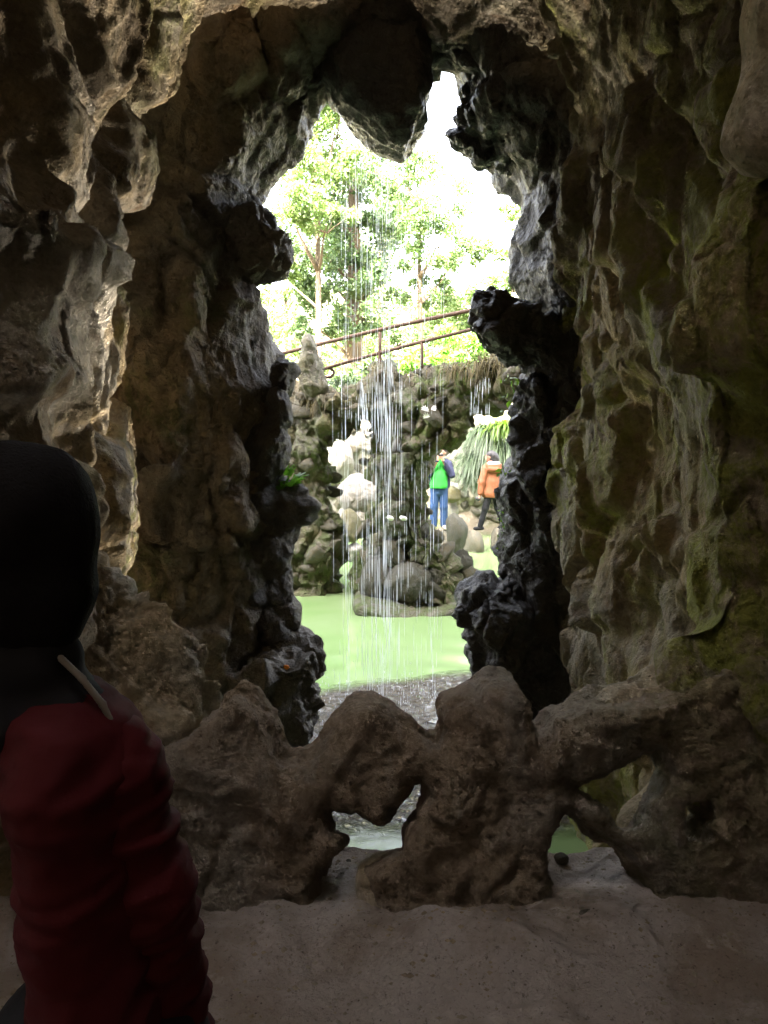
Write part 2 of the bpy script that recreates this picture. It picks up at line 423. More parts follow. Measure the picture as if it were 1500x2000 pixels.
# cave floor: trodden sandy rock, dropping to the water behind the balustrade
def floor_z(X, Y):
    P = np.stack([X.ravel(), Y.ravel(), 0 * X.ravel()], 1)
    n = (.06 * fbm(P * 1.6, 4) + .045 * fbm(P * 4.3, 4, .6) + .010 * fbm(P * 20 + 3, 3, .6, ridged=True)).reshape(X.shape)
    mound = .13 * np.exp(-(((X - .26) / .26) ** 2 + ((Y - 2.14) / .15) ** 2)) + .05 * np.exp(-(((X - .72) / .2) ** 2 + ((Y - 2.3) / .12) ** 2))
    edge = 2.76 + .10 * fbm(np.stack([X.ravel() * 2.2, 0 * X.ravel(), 0 * X.ravel() + 4], 1), 3).reshape(X.shape)
    drop = sstep(0, .26, Y - edge) * 1.5
    return FLOOR + n + mound - drop
fm = NB('sandy_floor'); _co = fm.coord()
_c = fm.mix(fm.ramp(fm.noise(_co, 2.3, 6, .65, .5), .38, .62), (.38, .30, .235), (.54, .47, .42))
_c = fm.mix(fm.ramp(fm.noise(_co, 7, 6, .7), .55, .68, 0, .7), _c, (.62, .55, .49))
_c = fm.mix(fm.ramp(fm.noise(_co, 60, 5, .75), .55, .7, 0, .7), _c, (.08, .055, .035))
_c = fm.mix(fm.ramp(fm.voro(_co, 26), .10, .05, 0, .8), _c, (.07, .05, .035))
fm.link(_c, fm.b.inputs['Base Color']); fm.b.inputs['Roughness'].default_value = .85
_n = fm.bump(fm.noise(_co, 14, 8, .75), 1., .06); _n = fm.bump(fm.noise(_co, 110, 5, .7), .7, .006, _n); fm.link(_n, fm.b.inputs['Normal']); M['floor'] = fm.m
floor = obj('floor', grid_mesh('floor', uneven([(-3.2, -1.9, 12), (-1.9, 1.9, 300), (1.9, 3.2, 12)]), uneven([(-6.9, 1.3, 60), (1.3, 3.4, 170)]), floor_z), M['floor'])
tag(floor, 'trodden sandy rock floor of the grotto', kind='structure')

# ------------------------------------------------------------------ the cave: passage walls and chamber
KEYS = [  # distance, outline of the open space (photo pixels at that distance)
 (5.60, [(250, 1900), (248, 900), (262, 520), (330, 270), (450, 130), (640, 40), (860, 20), (970, 70), (1030, 200), (1066, 420), (1078, 720), (1072, 1000), (1080, 1300), (1105, 1900)]),
 (4.70, [(215, 1900), (215, 900), (235, 520), (300, 250), (395, 10), (650, -130), (860, -130), (1020, -40), (1080, 180), (1110, 430), (1120, 800), (1112, 1100), (1120, 1350), (1150, 1900)]),
 (3.80, [(190, 2000), (185, 1000), (205, 620), (205, 430), (235, 230), (260, -150), (480, -380), (680, -420), (860, -420), (1100, -300), (1165, 120), (1165, 450), (1215, 820), (1215, 1150), (1200, 1380), (1230, 2000)]),
 (2.98, [(150, 2100), (140, 1050), (150, 700), (185, 540), (150, 400), (110, 200), (60, -150), (270, -620), (640, -800), (880, -800), (1180, -600), (1270, 50), (1225, 560), (1300, 860), (1295, 1150), (1255, 1340), (1270, 1500), (1270, 2100)]),
 (2.50, [(105, 2200), (95, 1050), (120, 780), (45, 660), (85, 520), (190, 450), (60, 330), (-50, 120), (-120, -300), (150, -900), (640, -1080), (900, -1080), (1320, -800), (1430, -200), (1400, 230), (1245, 590), (1370, 900), (1335, 1180), (1290, 1330), (1340, 1500), (1350, 2200)]),
 (2.20, [(-60, 2400), (-90, 1050), (-60, 780), (-160, 640), (-40, 450), (-120, 250), (-220, -300), (50, -1050), (640, -1300), (920, -1300), (1420, -900), (1530, 100), (1420, 590), (1560, 900), (1540, 1300), (1560, 2400)]),
]
CH = lambda s: [(-1.95 * s, .2), (-2.15 * s, 1.5), (-2.0 * s, 2.9), (-1.4 * s, 4.8), (-.3, 5.6), (.8, 5.5), (1.5 * s, 4.6), (1.85 * s, 2.9), (1.95 * s, 1.5), (1.8 * s, .2)]
WKEYS = [(1.9, CH(1.0)), (.5, CH(1.12)), (-1.4, CH(1.15)), (-5.2, CH(1.0)), (-6.0, [(-.3, 1.2), (-.3, 2.6), (.3, 2.6), (.3, 1.2)]), (-6.4, [(-.01, 2), (0, 2.02), (.01, 2)])]
def cave_field(xs, ys, zs):
    X, Z = np.meshgrid(xs, zs, indexing='ij'); ks = []
    for D, o in KEYS:
        P = px_poly(o, D, 1); P[:, 1] = np.where(P[:, 1] < .75, -.9 if D > 2.9 else .25, P[:, 1]); ks.append((D, poly_sdf(P, X, Z)))
    for D, o in WKEYS: ks.append((D, poly_sdf(chaikin(o, 2), X, Z)))
    ks.sort(key=lambda k: k[0]); kd = [k[0] for k in ks]
    f = np.empty((len(xs), len(ys), len(zs)), np.float32)
    for j, y in enumerate(ys):
        i = min(max(int(np.searchsorted(kd, y)) - 1, 0), len(kd) - 2)
        t = (y - kd[i]) / (kd[i + 1] - kd[i]); t = min(max(t, 0 if i else -1), 1.5)
        a = ks[i][1] * (1 - t) + ks[i + 1][1] * t
        f[:, j, :] = a
    return f            # negative = open space
def cave_mesh(x, y, z, h, side=True):
    xs, ys, zs = (np.arange(a, b_, h, dtype=np.float32) for a, b_ in (x, y, z))
    f = cave_field(xs, ys, zs)
    if side:            # unseen openings to daylight: a doorway at left, a roof shaft added for fill
        X, Y, Z = np.meshgrid(xs, ys, zs, indexing='ij', sparse=True)
        for a, b_, r in FILL_OPENINGS:
            ba = np.array(b_) - np.array(a); L = ba @ ba
            t = np.clip(((X - a[0]) * ba[0] + (Y - a[1]) * ba[1] + (Z - a[2]) * ba[2]) / L, 0, 1)
            d = np.sqrt((X - a[0] - t * ba[0]) ** 2 + (Y - a[1] - t * ba[1]) ** 2 + (Z - a[2] - t * ba[2]) ** 2) - r
            f = np.minimum(f, d)
    V, Q = surface_nets(-f, (xs[0], ys[0], zs[0]), h)
    N = vnormals(V, Q)
    d = rough_disp(V, N, big=.12, bigs=.9, scal=.17, scals=1.6, sc2=.045, sc2s=4.0, fold=.02, fine=.04, fines=7.5)
    db = rough_disp(V, N, big=.10, bigs=1.1, block=.21, blocks=1.45, crack=.05, sc2=.03, sc2s=4, fine=.018, fines=7.5)
    m = sstep(.25, .7, V[:, 0]) * sstep(5.2, 4.4, V[:, 2])
    m = np.maximum(m, .85 * sstep(-.35, -.65, V[:, 0]) * sstep(5.4, 4.6, V[:, 2]))
    d = d * (1 - m) + db * m
    return V + N * d[:, None], Q
FILL_OPENINGS = [((-1.3, .75, 1.75), (-5, .3, 2.2), .26), ((-1.0, .45, 3.6), (-.75, .85, 9), .82)]  # low doorway at left; wide roof shaft added to light the floor
def cave_moss(V):
    x, y, z = V.T
    right = sstep(.5, .9, x) * (.12 + .95 * sstep(-.15, .35, fbm(V * np.array([1.5, 1.5, .55], np.float32) + 8, 3)))
    left = .45 * sstep(.05, .45, fbm(V * np.array([2.2, 2.2, .8], np.float32) + 3, 3))
    band = np.exp(-((x - 1.08) / .16) ** 2) * np.exp(-((y - 3.0) / .45) ** 2) * sstep(1.0, 1.6, z)
    return np.clip(right * .8 + left + .55 * band, 0, 1.1)
def cave_shade(V):      # shade painted in as darker brown on the vault and the far right wall
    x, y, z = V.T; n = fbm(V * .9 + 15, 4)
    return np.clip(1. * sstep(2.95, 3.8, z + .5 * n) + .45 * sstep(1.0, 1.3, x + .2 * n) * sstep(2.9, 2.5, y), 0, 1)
def cave_wet(V):
    x, y, z = V.T
    return np.clip(.55 * sstep(5.0, 5.5, y) + .12 * sstep(.0, .5, fbm(V * 1.4 + 60, 3)), 0, 1)
V, Q = cave_mesh((-2.6, 2.5), (1.62, 5.6), (-.2, 6.5), .0168, side=False)
cv = obj('cave_wall', mesh_from('cave_wall', V, Q, attrs={'moss': cave_moss(V), 'wet': cave_wet(V), 'painted_shade': cave_shade(V)}), M['cave']); tag(cv, 'scalloped rock walls and ceiling of the grotto passage', kind='structure')
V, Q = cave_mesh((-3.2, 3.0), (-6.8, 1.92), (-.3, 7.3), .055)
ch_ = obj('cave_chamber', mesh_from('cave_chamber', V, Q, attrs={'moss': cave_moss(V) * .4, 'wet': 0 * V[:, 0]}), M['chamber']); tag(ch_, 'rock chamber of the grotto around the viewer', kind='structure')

# entrance wall: thick rock partition with the ragged opening
OPEN = [(640, 172), (628, 200), (606, 250), (566, 322), (526, 372), (500, 430), (492, 500), (505, 560), (525, 590), (536, 650), (548, 705), (562, 770), (548, 805), (534, 850), (556, 890), (546, 950), (572, 1000), (560, 1048), (565, 1092), (552, 1125), (550, 1170), (553, 1230), (545, 1290), (560, 1400), (560, 1700), (985, 1700), (1000, 1340), (985, 1240), (985, 1150), (985, 1080), (975, 1110), (986, 1030), (976, 970), (1000, 905), (1012, 850), (1012, 795), (1020, 730), (1040, 660), (1012, 600), (985, 545), (1004, 455), (1013, 420), (1000, 370), (976, 345), (963, 302), (934, 310), (920, 285), (892, 258), (894, 232), (914, 200), (894, 146), (872, 120), (846, 118), (800, 125), (720, 140)]
DR = 5.85
def entrance():
    h = .021
    po = px_poly(OPEN, DR, 1)
    xs = np.arange(-2.6, 2.4, h, dtype=np.float32); ys = np.arange(4.72, 6.75, h, dtype=np.float32); zs = np.arange(-.5, 7.0, h, dtype=np.float32)
    X, Z = np.meshgrid(xs, zs, indexing='ij'); d = poly_sdf(po, X, Z)
    P2 = np.stack([X.ravel(), 0 * X.ravel(), Z.ravel()], 1)
    n1 = fbm(P2 * 1.1, 4).reshape(X.shape); n2 = fbm(P2 * 2.6 + 20, 3).reshape(X.shape)
    front = 5.20 + .16 * n1 + .05 * n2 - .25 * sstep(-.7, -1.3, X) - .10 * sstep(.6, 1.2, X)
    back = 6.30 + .18 * n2
    depth = DR + .22 * n2
    f = np.empty((len(xs), len(ys), len(zs)), np.float32)
    for j, y in enumerate(ys):
        t = (depth - y)
        flare = np.where(t > 0, .34 * np.maximum(t, 0) ** 1.8, .55 * np.maximum(-t, 0) ** 1.5)
        side = flare - d
        a, b_, k = side, np.maximum(front - y, y - back), .10
        hh = np.clip(.5 - .5 * (a - b_) / k, 0, 1)
        f[:, j, :] = b_ * hh + a * (1 - hh) + k * hh * (1 - hh)
    V, Q = surface_nets(f, (xs[0], ys[0], zs[0]), h); V, Q = largest_pieces(V, Q)
    N = vnormals(V, Q); d0 = poly_sdf(po, V[:, 0], V[:, 2])
    amp = .45 + .55 * sstep(.03, .3, d0)
    low = sstep(3.0, 2.0, V[:, 2]) * sstep(-.2, -.5, V[:, 0])
    dsp = rough_disp(V, N, big=.09, bigs=1.5, scal=.13, scals=2.1, sc2=.06, sc2s=5.0, block=.10, blocks=2.4, crack=.05, fine=.045, fines=7)
    lmp = rough_disp(V, N, lump=.16, lumps=2.9, block=.14, blocks=2.6, crack=.06, sc2=.04, sc2s=6, fine=.04, fines=7)
    V = V + N * (amp * (dsp * (1 - low) + lmp * low))[:, None]
    wet = np.clip(sstep(.34, .10, d0) * np.where(V[:, 0] > 0, 1., .28 + .5 * sstep(3.2, 3.7, V[:, 2])) + sstep(.5, .2, d0) * sstep(.5, .9, V[:, 0]) * .6, 0, .95)
    moss = .55 * sstep(0, .4, fbm(V * 2.2 + 3, 3)) * sstep(.9, .2, wet)
    return V, Q, wet, moss
V, Q, wet, moss = entrance()
ent = obj('cave_entrance', mesh_from('cave_entrance', V, Q, attrs={'wet': wet, 'moss': moss}), M['rim']); tag(ent, 'ragged rock wall around the mouth of the grotto', kind='structure')
# unseen hillside over and beside the mouth, raised high to shade the pond
def cliff():
    h = .2
    xs = np.arange(-22, 22, h, dtype=np.float32); zs = np.arange(-1, 19, h, dtype=np.float32)
    X, Z = np.meshgrid(xs, zs, indexing='ij'); P = np.stack([X.ravel(), 0 * X.ravel(), Z.ravel()], 1)
    Y = (6.15 - .25 * np.maximum(0, Z - 6) + .5 * fbm(P * .7, 5).reshape(X.shape) - .05 * np.abs(X))
    i = np.arange(X.size).reshape(X.shape); F = np.stack([i[:-1, :-1], i[:-1, 1:], i[1:, 1:], i[1:, :-1]], -1).reshape(-1, 4)
    c = np.stack([X, Z], -1).reshape(-1, 2)[F].mean(1)
    F = F[~((np.abs(c[:, 0]) < 2.2) & (c[:, 1] < 6.6))]
    V = np.stack([X, Y, Z], -1).reshape(-1, 3)
    return V, F
V, Q = cliff()
cl = obj('hillside', mesh_from('hillside', V, Q, attrs={'moss': .4 + 0 * V[:, 0], 'wet': 0 * V[:, 0]}), M['rim']); tag(cl, 'unseen rocky hillside above the grotto mouth, raised to shade the pond', kind='structure')

ONE = lambda v: (lambda V: np.full(len(V), v, np.float32))
WETD = dict(big=.05, bigs=2.2, scal=.05, scals=4.0, block=.07, blocks=3, crack=.03, sc2=.045, sc2s=8, fine=.035, fines=8)
def wet_rock(name, label, outline, D, T, cat='rock', **kw):
    kw.setdefault('R', .16); kw.setdefault('disp', WETD)
    o = poly_rock(name, kw.pop('mat', M['black']), outline, D, T, kw.pop('h', .017), **kw)
    return tag(o, label, cat)
wet_rock('hanging_rock', 'dark pointed rock hanging from the roof of the grotto mouth', [(628, 60), (636, 172), (665, 210), (690, 240), (735, 285), (785, 303), (804, 276), (830, 244), (830, 222), (838, 195), (832, 150), (838, 60)], 5.75, .36, R=.16, it=0, disp=dict(big=.03, bigs=2.2, scal=.025, scals=4.0, sc2=.02, sc2s=8, fine=.02, fines=8), seed=3.)
wet_rock('hanging_rock', 'wet black rock tooth hanging right of the sky gap', [(892, 90), (902, 150), (920, 198), (898, 240), (898, 262), (930, 284), (940, 310), (960, 296), (990, 330), (1010, 200), (980, 90)], 5.75, .30, R=.12, it=0, seed=5.)
wet_rock('rock_outcrop', 'black snout-shaped wet rock jutting out where the railing ends', [(918, 622), (930, 602), (970, 575), (1005, 570), (1035, 600), (1075, 640), (1112, 690), (1126, 760), (1120, 800), (1085, 790), (1055, 745), (1010, 705), (985, 695), (948, 680), (925, 650)], 5.45, .33, R=.2, seed=8.)
wet_rock('rock_outcrop', 'dark jutting lump on the left edge of the grotto mouth', [(440, 400), (520, 395), (550, 430), (552, 452), (576, 462), (571, 520), (545, 540), (505, 548), (460, 540), (430, 470)], 5.6, .32, R=.18, seed=13., mat=M['damp'])
wet_rock('rock_ledge', 'dark block below left rim with an orange leaf on top', [(470, 1275), (545, 1262), (600, 1272), (611, 1300), (602, 1342), (628, 1385), (604, 1440), (570, 1500), (480, 1520), (440, 1400)], 5.3, .36, R=.15, seed=17., p=4, mat=M['damp'])
wet_rock('wet_rock', 'glossy black rock at the waterline under the right rim', [(906, 1200), (912, 1165), (940, 1140), (975, 1120), (1020, 1130), (1080, 1190), (1090, 1420), (980, 1470), (935, 1345), (925, 1325), (931, 1262), (912, 1230)], 5.6, .4, R=.2, seed=23.)
wet_rock('wet_rock', 'narrow pitted black column of rock on the right rim', [(1004, 760), (1040, 730), (1085, 780), (1080, 900), (1062, 1010), (1060, 1150), (1000, 1160), (980, 1080), (990, 1020), (984, 970), (1005, 905), (1014, 850)], 5.6, .32, R=.16, seed=29.)
# rocks piled on the lower left rim
LR = [((545, 985, 55, 40), 'rounded dark rock under the fig leaves on the left rim'), ((520, 1050, 60, 55), 'large smooth dark rock low on the left rim'), ((480, 1085, 45, 50), 'rock wedged in the shadow behind the left rim pile'), ((520, 1150, 50, 55), 'squat rock just above the pond on the left rim'), ((520, 880, 40, 55), 'upright grey rock above the fig leaves on the left rim'), ((535, 1215, 42, 45), 'dark rock low on the left rim resting on the block with the leaf'), ((548, 800, 22, 30), 'small dark knob level with the bridge deck on the left rim'), ((556, 735, 22, 24), 'small dark knob level with the lower rail on the left rim')]
for i, ((px, py, rx, ry), lab) in enumerate(LR):
    D = 5.55; k = D / FPX; c = at(px, py, D)
    o = obj('rock', boulder_mesh('rock', 100 + i, 4, 9, .6, .24), M['damp'], loc=c); o.scale = (rx * k * 1.15, .26, ry * k * 1.3); o.rotation_euler = (0, .5 * sin(i * 2.1), 0)
    tag(o, lab, 'rock', 'rocks piled along the left rim')

# ------------------------------------------------------------------ rock balustrade and the nearer rocks
BAL = [(150, 1560), (300, 1490), (345, 1462), (400, 1402), (435, 1368), (470, 1336), (505, 1364), (530, 1402), (548, 1440), (562, 1468), (610, 1462), (632, 1428), (655, 1398), (690, 1377), (725, 1371), (765, 1384), (800, 1415), (832, 1446), (858, 1455), (866, 1425), (868, 1405), (856, 1390), (862, 1376), (900, 1350), (950, 1332), (985, 1330), (1015, 1350), (1036, 1398), (1052, 1432), (1090, 1402), (1150, 1374), (1230, 1352), (1290, 1330), (1400, 1300), (1560, 1260), (1720, 1300), (1720, 2050), (150, 2050)]
H1 = [(652, 1588), (690, 1584), (716, 1602), (740, 1618), (768, 1594), (790, 1560), (804, 1530), (820, 1527), (829, 1560), (802, 1592), (782, 1622), (783, 1658), (742, 1672), (700, 1690), (735, 1770), (760, 1900), (622, 1900), (635, 1760), (642, 1690), (655, 1672), (692, 1650), (688, 1632), (660, 1620)]
H2 = [(1082, 1606), (1108, 1594), (1150, 1640), (1198, 1670), (1222, 1700), (1238, 1780), (1240, 1900), (1090, 1900), (1082, 1760), (1070, 1700), (1062, 1655)]
H3 = [(1104, 1540), (1160, 1524), (1220, 1492), (1286, 1458), (1294, 1500), (1276, 1545), (1232, 1606), (1206, 1606), (1178, 1580), (1148, 1556)]
H4 = [(1326, 1572), (1348, 1566), (1352, 1590), (1332, 1604)]
H5 = [(1330, 1618), (1342, 1614), (1346, 1628), (1334, 1634)]
bal = poly_rock('rock_balustrade', M['bal'], BAL, 2.52, .135, .0115, holes=(H1, H2, H3, H4, H5), R=.048, it=0, hit=0, p=4.0, wav=.07, Tvar=.45, pad=.1, zmin=.55, seed=50., slope=.5, grow=.022,
    disp=dict(big=.02, bigs=2.4, scal=.022, scals=3.6, block=.015, blocks=3.4, crack=.008, sc2=.014, sc2s=9, fine=.018, fines=10), attrs={'moss': lambda V: .35 * sstep(.45, .9, V[:, 0]), 'wet': ONE(0)})
tag(bal, 'low rough rock balustrade with worn holes along the grotto floor', 'balustrade')
led = poly_rock('rock_ledge', M['ledge'], [(80, 1130), (150, 1105), (205, 1108), (222, 1125), (245, 1160), (282, 1192), (305, 1222), (322, 1262), (348, 1312), (384, 1348), (405, 1398), (402, 1440), (360, 1462), (320, 1480), (250, 1560), (60, 1560)], 2.85, .22, .013, R=.14, p=2.2, wav=.12, Tvar=.5, seed=61.,
    disp=dict(big=.05, bigs=2.6, scal=.085, scals=4.2, block=.08, blocks=4, crack=.03, sc2=.04, sc2s=9.5, fine=.02, fines=13), attrs={'moss': ONE(.08), 'wet': ONE(0)})
tag(led, 'pale jagged ledge of rock sloping down to the balustrade', 'rock')
slab = poly_rock('rock_slab', M['ledge'], [(1052, 1440), (1060, 1425), (1120, 1398), (1150, 1365), (1190, 1342), (1235, 1350), (1280, 1322), (1310, 1290), (1380, 1300), (1380, 1360), (1290, 1380), (1200, 1410), (1110, 1440)], 2.6, .17, .0125, R=.09, p=2.2, wav=.06, seed=66.,
    disp=dict(big=.03, bigs=2.6, scal=.035, scals=4.5, sc2=.02, sc2s=10, fine=.008, fines=16), attrs={'moss': ONE(.25), 'wet': ONE(0)})
tag(slab, 'pale worn slab of rock topping the right end of the balustrade', 'rock')
rk = poly_rock('rock', M['ledge'], [(700, 1690), (712, 1675), (745, 1668), (785, 1662), (800, 1690), (790, 1750), (760, 1790), (715, 1760), (698, 1720)], 2.48, .10, .010, R=.07, p=2., seed=70., disp=dict(scal=.03, scals=7, fine=.012, fines=16), attrs={'moss': ONE(.0), 'wet': ONE(0)})
tag(rk, 'small pale rock at the foot of the balustrade hole', 'rock')
rk = poly_rock('rock', M['ledge'], [(1215, 1610), (1232, 1585), (1265, 1562), (1290, 1535), (1330, 1540), (1340, 1640), (1240, 1660), (1222, 1635)], 2.95, .12, .012, R=.09, p=2., seed=74., disp=dict(scal=.03, scals=6, fine=.01, fines=16), attrs={'moss': ONE(.3), 'wet': ONE(0)})
tag(rk, 'pale lump of rock behind the triangular balustrade hole', 'rock')
fl = poly_rock('hanging_rock', M['ledge'], [(1462, -60), (1452, 0), (1470, 80), (1478, 130), (1462, 190), (1446, 240), (1448, 275), (1470, 320), (1500, 345), (1560, 350), (1620, 300), (1620, -60)], 2.0, .16, .012, R=.12, p=2., seed=80., holes=(), disp=dict(big=.03, bigs=3, scal=.035, scals=4.5, sc2=.012, sc2s=11, fine=.006, fines=16), attrs={'moss': ONE(.3), 'wet': ONE(0)})
tag(fl, 'pale smooth flowstone hanging at the upper right corner', 'rock')
STONES = [boulder_mesh('stone', s, 3, 11, .62, .10) for s in range(10)]
for i, (px, py, r, lab) in enumerate([(1095, 1722, .028, 'small dark stone against the right balustrade column'), (930 - 250, 1672, .012, 'pebble on the sand edge in the left balustrade hole'), (1158, 1868, .07, 'dark flat stone half buried in the shaded floor')]):
    D = 1.55 * FPX / (py - 850) if i != 1 else 2.66
    c = at(px, py, D); c.z = FLOOR + r * .3
    o = obj('stone', STONES[i], M['stone'], loc=c); o.scale = (r * (1.5 if i == 2 else 1), r, r * .7); tag(o, lab, 'stone')

# loose grit and crumbs of rock on the floor
def grit():
    r = np.random.default_rng(19); n = 2600; d, F = DIRS[2] if False else (np.array([[1, 0, 0], [-1, 0, 0], [0, 1, 0], [0, -1, 0], [0, 0, 1], [0, 0, -1]], np.float32), np.array([[0, 2, 4], [2, 1, 4], [1, 3, 4], [3, 0, 4], [2, 0, 5], [1, 2, 5], [3, 1, 5], [0, 3, 5]]))
    x = r.uniform(-1.5, 1.3, n).astype(np.float32); y = r.uniform(1.5, 2.75, n).astype(np.float32)
    z = floor_z(x[:, None], y[:, None])[:, 0]; s = (.0025 + .009 * r.random(n) ** 4)[:, None, None]
    V = d[None] * r.uniform(.6, 1.3, (n, 6, 1)) * s * np.array([1.2, 1.2, .7]) + np.stack([x, y, z], 1)[:, None]
    return V.reshape(-1, 3), (F[None] + 6 * np.arange(n)[:, None, None]).reshape(-1, 3)
V, F_ = grit(); gr_ = obj('grit', mesh_from('grit', V, F_, smooth=False), M['ledge']); tag(gr_, 'loose grit and rock crumbs scattered on the grotto floor', 'grit', kind='stuff')
# ------------------------------------------------------------------ bridge on two piers
def bD(px): return 11.6 - (px - 700) * .0042          # the bridge runs obliquely: nearer on the right
BR = [(430, 800), (480, 768), (545, 770), (572, 752), (600, 760), (640, 772), (690, 766), (715, 740), (735, 716), (765, 712), (790, 742), (832, 734), (870, 722), (905, 712), (960, 700), (1010, 694), (1080, 690), (1150, 690), (1150, 830), (1040, 800), (1005, 778), (960, 800), (930, 806), (906, 836), (888, 868), (858, 885), (832, 905), (822, 960), (826, 1010), (870, 1055), (900, 1110), (900, 1230), (705, 1230), (703, 1130), (722, 1040), (728, 960), (730, 880), (736, 832), (715, 822), (690, 830), (660, 832), (642, 862), (628, 905), (640, 935), (652, 990), (668, 1050), (668, 1100), (662, 1200), (430, 1200)]
BH = [[(818, 806), (832, 796), (852, 806), (846, 812), (834, 822), (826, 832)]]
def bridge_yc(X, Z):
    px = 750 + X * FPX / 11.0
    return bD(px) + 0 * Z
bridge = empty('stone_bridge', (bridge_yc(np.array([0.]), 0)[0] * 0 + .3, 11.0, 0))
tag(bridge, 'rough rubble footbridge on two rocky piers across the pond', 'bridge')
def bmoss(V): return np.clip(.25 + .55 * sstep(.0, .4, fbm(V * 1.1 + 7, 3)) + .35 * sstep(2.9, 2.2, V[:, 2]) - .3 * sstep(-.8, -1.5, V[:, 0]), 0, 1)
V, Q = poly_solid(BR, bD, .62, .034, R=.36, it=1, hit=1, p=2.4, wav=.15, yc=bridge_yc, Tvar=.3, pad=.25, zmin=-.4, seed=90.,
    disp=dict(big=.10, bigs=1.4, block=.16, blocks=2.6, crack=.08, scal=.06, scals=5, fine=.06, fines=5))
V0 = V - np.array(bridge.location, np.float32)
bm_ = obj('masonry', mesh_from('masonry', V0, Q, attrs={'moss': bmoss(V), 'wet': .25 * sstep(2.6, .4, V[:, 2]) + .35 * np.exp(-((V[:, 0] - .15) / .35) ** 2)}), M['bridge'], bridge)
# individual stones set in the faces of the piers and the deck edge
Nv = vnormals(V, Q); front = np.nonzero((Nv[:, 1] < -.15) & (V[:, 2] > .05) & (V[:, 0] > -2.6) & (V[:, 0] < 2.3))[0]
STONES2 = [boulder_mesh('stone', 300 + s, 3, 9, .42, .16) for s in range(12)]
r_ = np.random.default_rng(5); pick = r_.choice(front, 900, replace=False); placed = []
for vi in pick:
    p = V[vi]; s = r_.uniform(.045, .17) ** 1.0 * (1.2 if p[2] < .9 else 1)
    if p[2] > 2.9: s *= .8
    if any((p[0] - q[0]) ** 2 + (p[2] - q[2]) ** 2 < (s + q[3]) ** 2 * .62 for q in placed): continue
    placed.append((p[0], p[1], p[2], s))
    if len(placed) > 150: break
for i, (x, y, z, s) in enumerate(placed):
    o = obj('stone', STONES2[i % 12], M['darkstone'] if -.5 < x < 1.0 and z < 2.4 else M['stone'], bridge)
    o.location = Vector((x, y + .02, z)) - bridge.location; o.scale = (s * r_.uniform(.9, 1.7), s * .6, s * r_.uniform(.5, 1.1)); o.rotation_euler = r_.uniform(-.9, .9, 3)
# pinnacle stone on the left end
pin = poly_rock('pinnacle_stone', M['bridge'], [(585, 770), (584, 720), (588, 675), (594, 655), (603, 650), (612, 658), (617, 690), (626, 700), (632, 730), (640, 775)], 11.4, .16, .022, R=.14, p=2., seed=95., disp=dict(big=.05, bigs=3, scal=.05, scals=6, fine=.02, fines=9), attrs={'moss': ONE(.1), 'wet': ONE(0)})
tag(pin, 'upright pinnacle stone on the left end of the bridge', 'stone')

# iron railing over the bridge
def tube(pts, rad, n=8):
    pts = [Vector(p) for p in pts]; V, F = [], []
    for i, p in enumerate(pts):
        d = (pts[min(i + 1, len(pts) - 1)] - pts[max(i - 1, 0)]).normalized()
        a = d.orthogonal().normalized() if abs(d.z) > .95 else d.cross(Vector((0, 0, 1))).normalized(); b = d.cross(a)
        r = rad[i] if isinstance(rad, (list, tuple)) else rad
        V += [p + (a * cos(2 * pi * k / n) + b * sin(2 * pi * k / n)) * r for k in range(n)]
    for i in range(len(pts) - 1):
        for k in range(n):
            F.append([i * n + k, i * n + (k + 1) % n, (i + 1) * n + (k + 1) % n, (i + 1) * n + k])
    c0, c1 = len(V), len(V) + 1; V += [pts[0], pts[-1]]
    for k in range(n):
        F.append([c0, (k + 1) % n, k, k]); m = (len(pts) - 1) * n; F.append([c1, m + k, m + (k + 1) % n, m + (k + 1) % n])
    return V, F
def tube_mesh(name, pts, rad, n=8):
    V, F = tube(pts, rad, n)
    me = bpy.data.meshes.new(name); me.from_pydata([tuple(v) for v in V], [], [list(dict.fromkeys(f)) for f in F]); me.update()
    for p in me.polygons: p.use_smooth = True
    return me
railing = empty('iron_railing', at(742, 745, bD(742))); tag(railing, 'rusty iron handrail with two bars above the bridge', 'railing')
def rel(o, pts): return [Vector(p) - o.location for p in pts]
obj('handrail', tube_mesh('handrail', rel(railing, [at(x, 692 + (x - 545) * (-89 / 390.) - 3 * sin((x - 545) / 390 * pi), bD(x) - .15) for x in range(470, 1010, 15)]), .029), M['rust'], railing)
obj('lower_rail', tube_mesh('lower_rail', rel(railing, [at(x, 721 + (x - 630) * (-76 / 285.) - 2 * sin((x - 630) / 285 * pi), bD(x) - .15) for x in range(630, 1000, 15)]), .026), M['rust'], railing)
obj('scroll_end', tube_mesh('scroll_end', rel(railing, [at(640 + 12 * cos(t), 728 + 9 * sin(t), bD(640) - .15) for t in np.linspace(-2.4, 2.4, 14)]), .022), M['rust'], railing)
for x, y0, y1 in ((742, 648, 745), (824, 668, 725)):
    obj('post', tube_mesh('post', rel(railing, [at(x, y, bD(x) - .15) for y in np.linspace(y0, y1, 4)]), .026), M['rust'], railing)

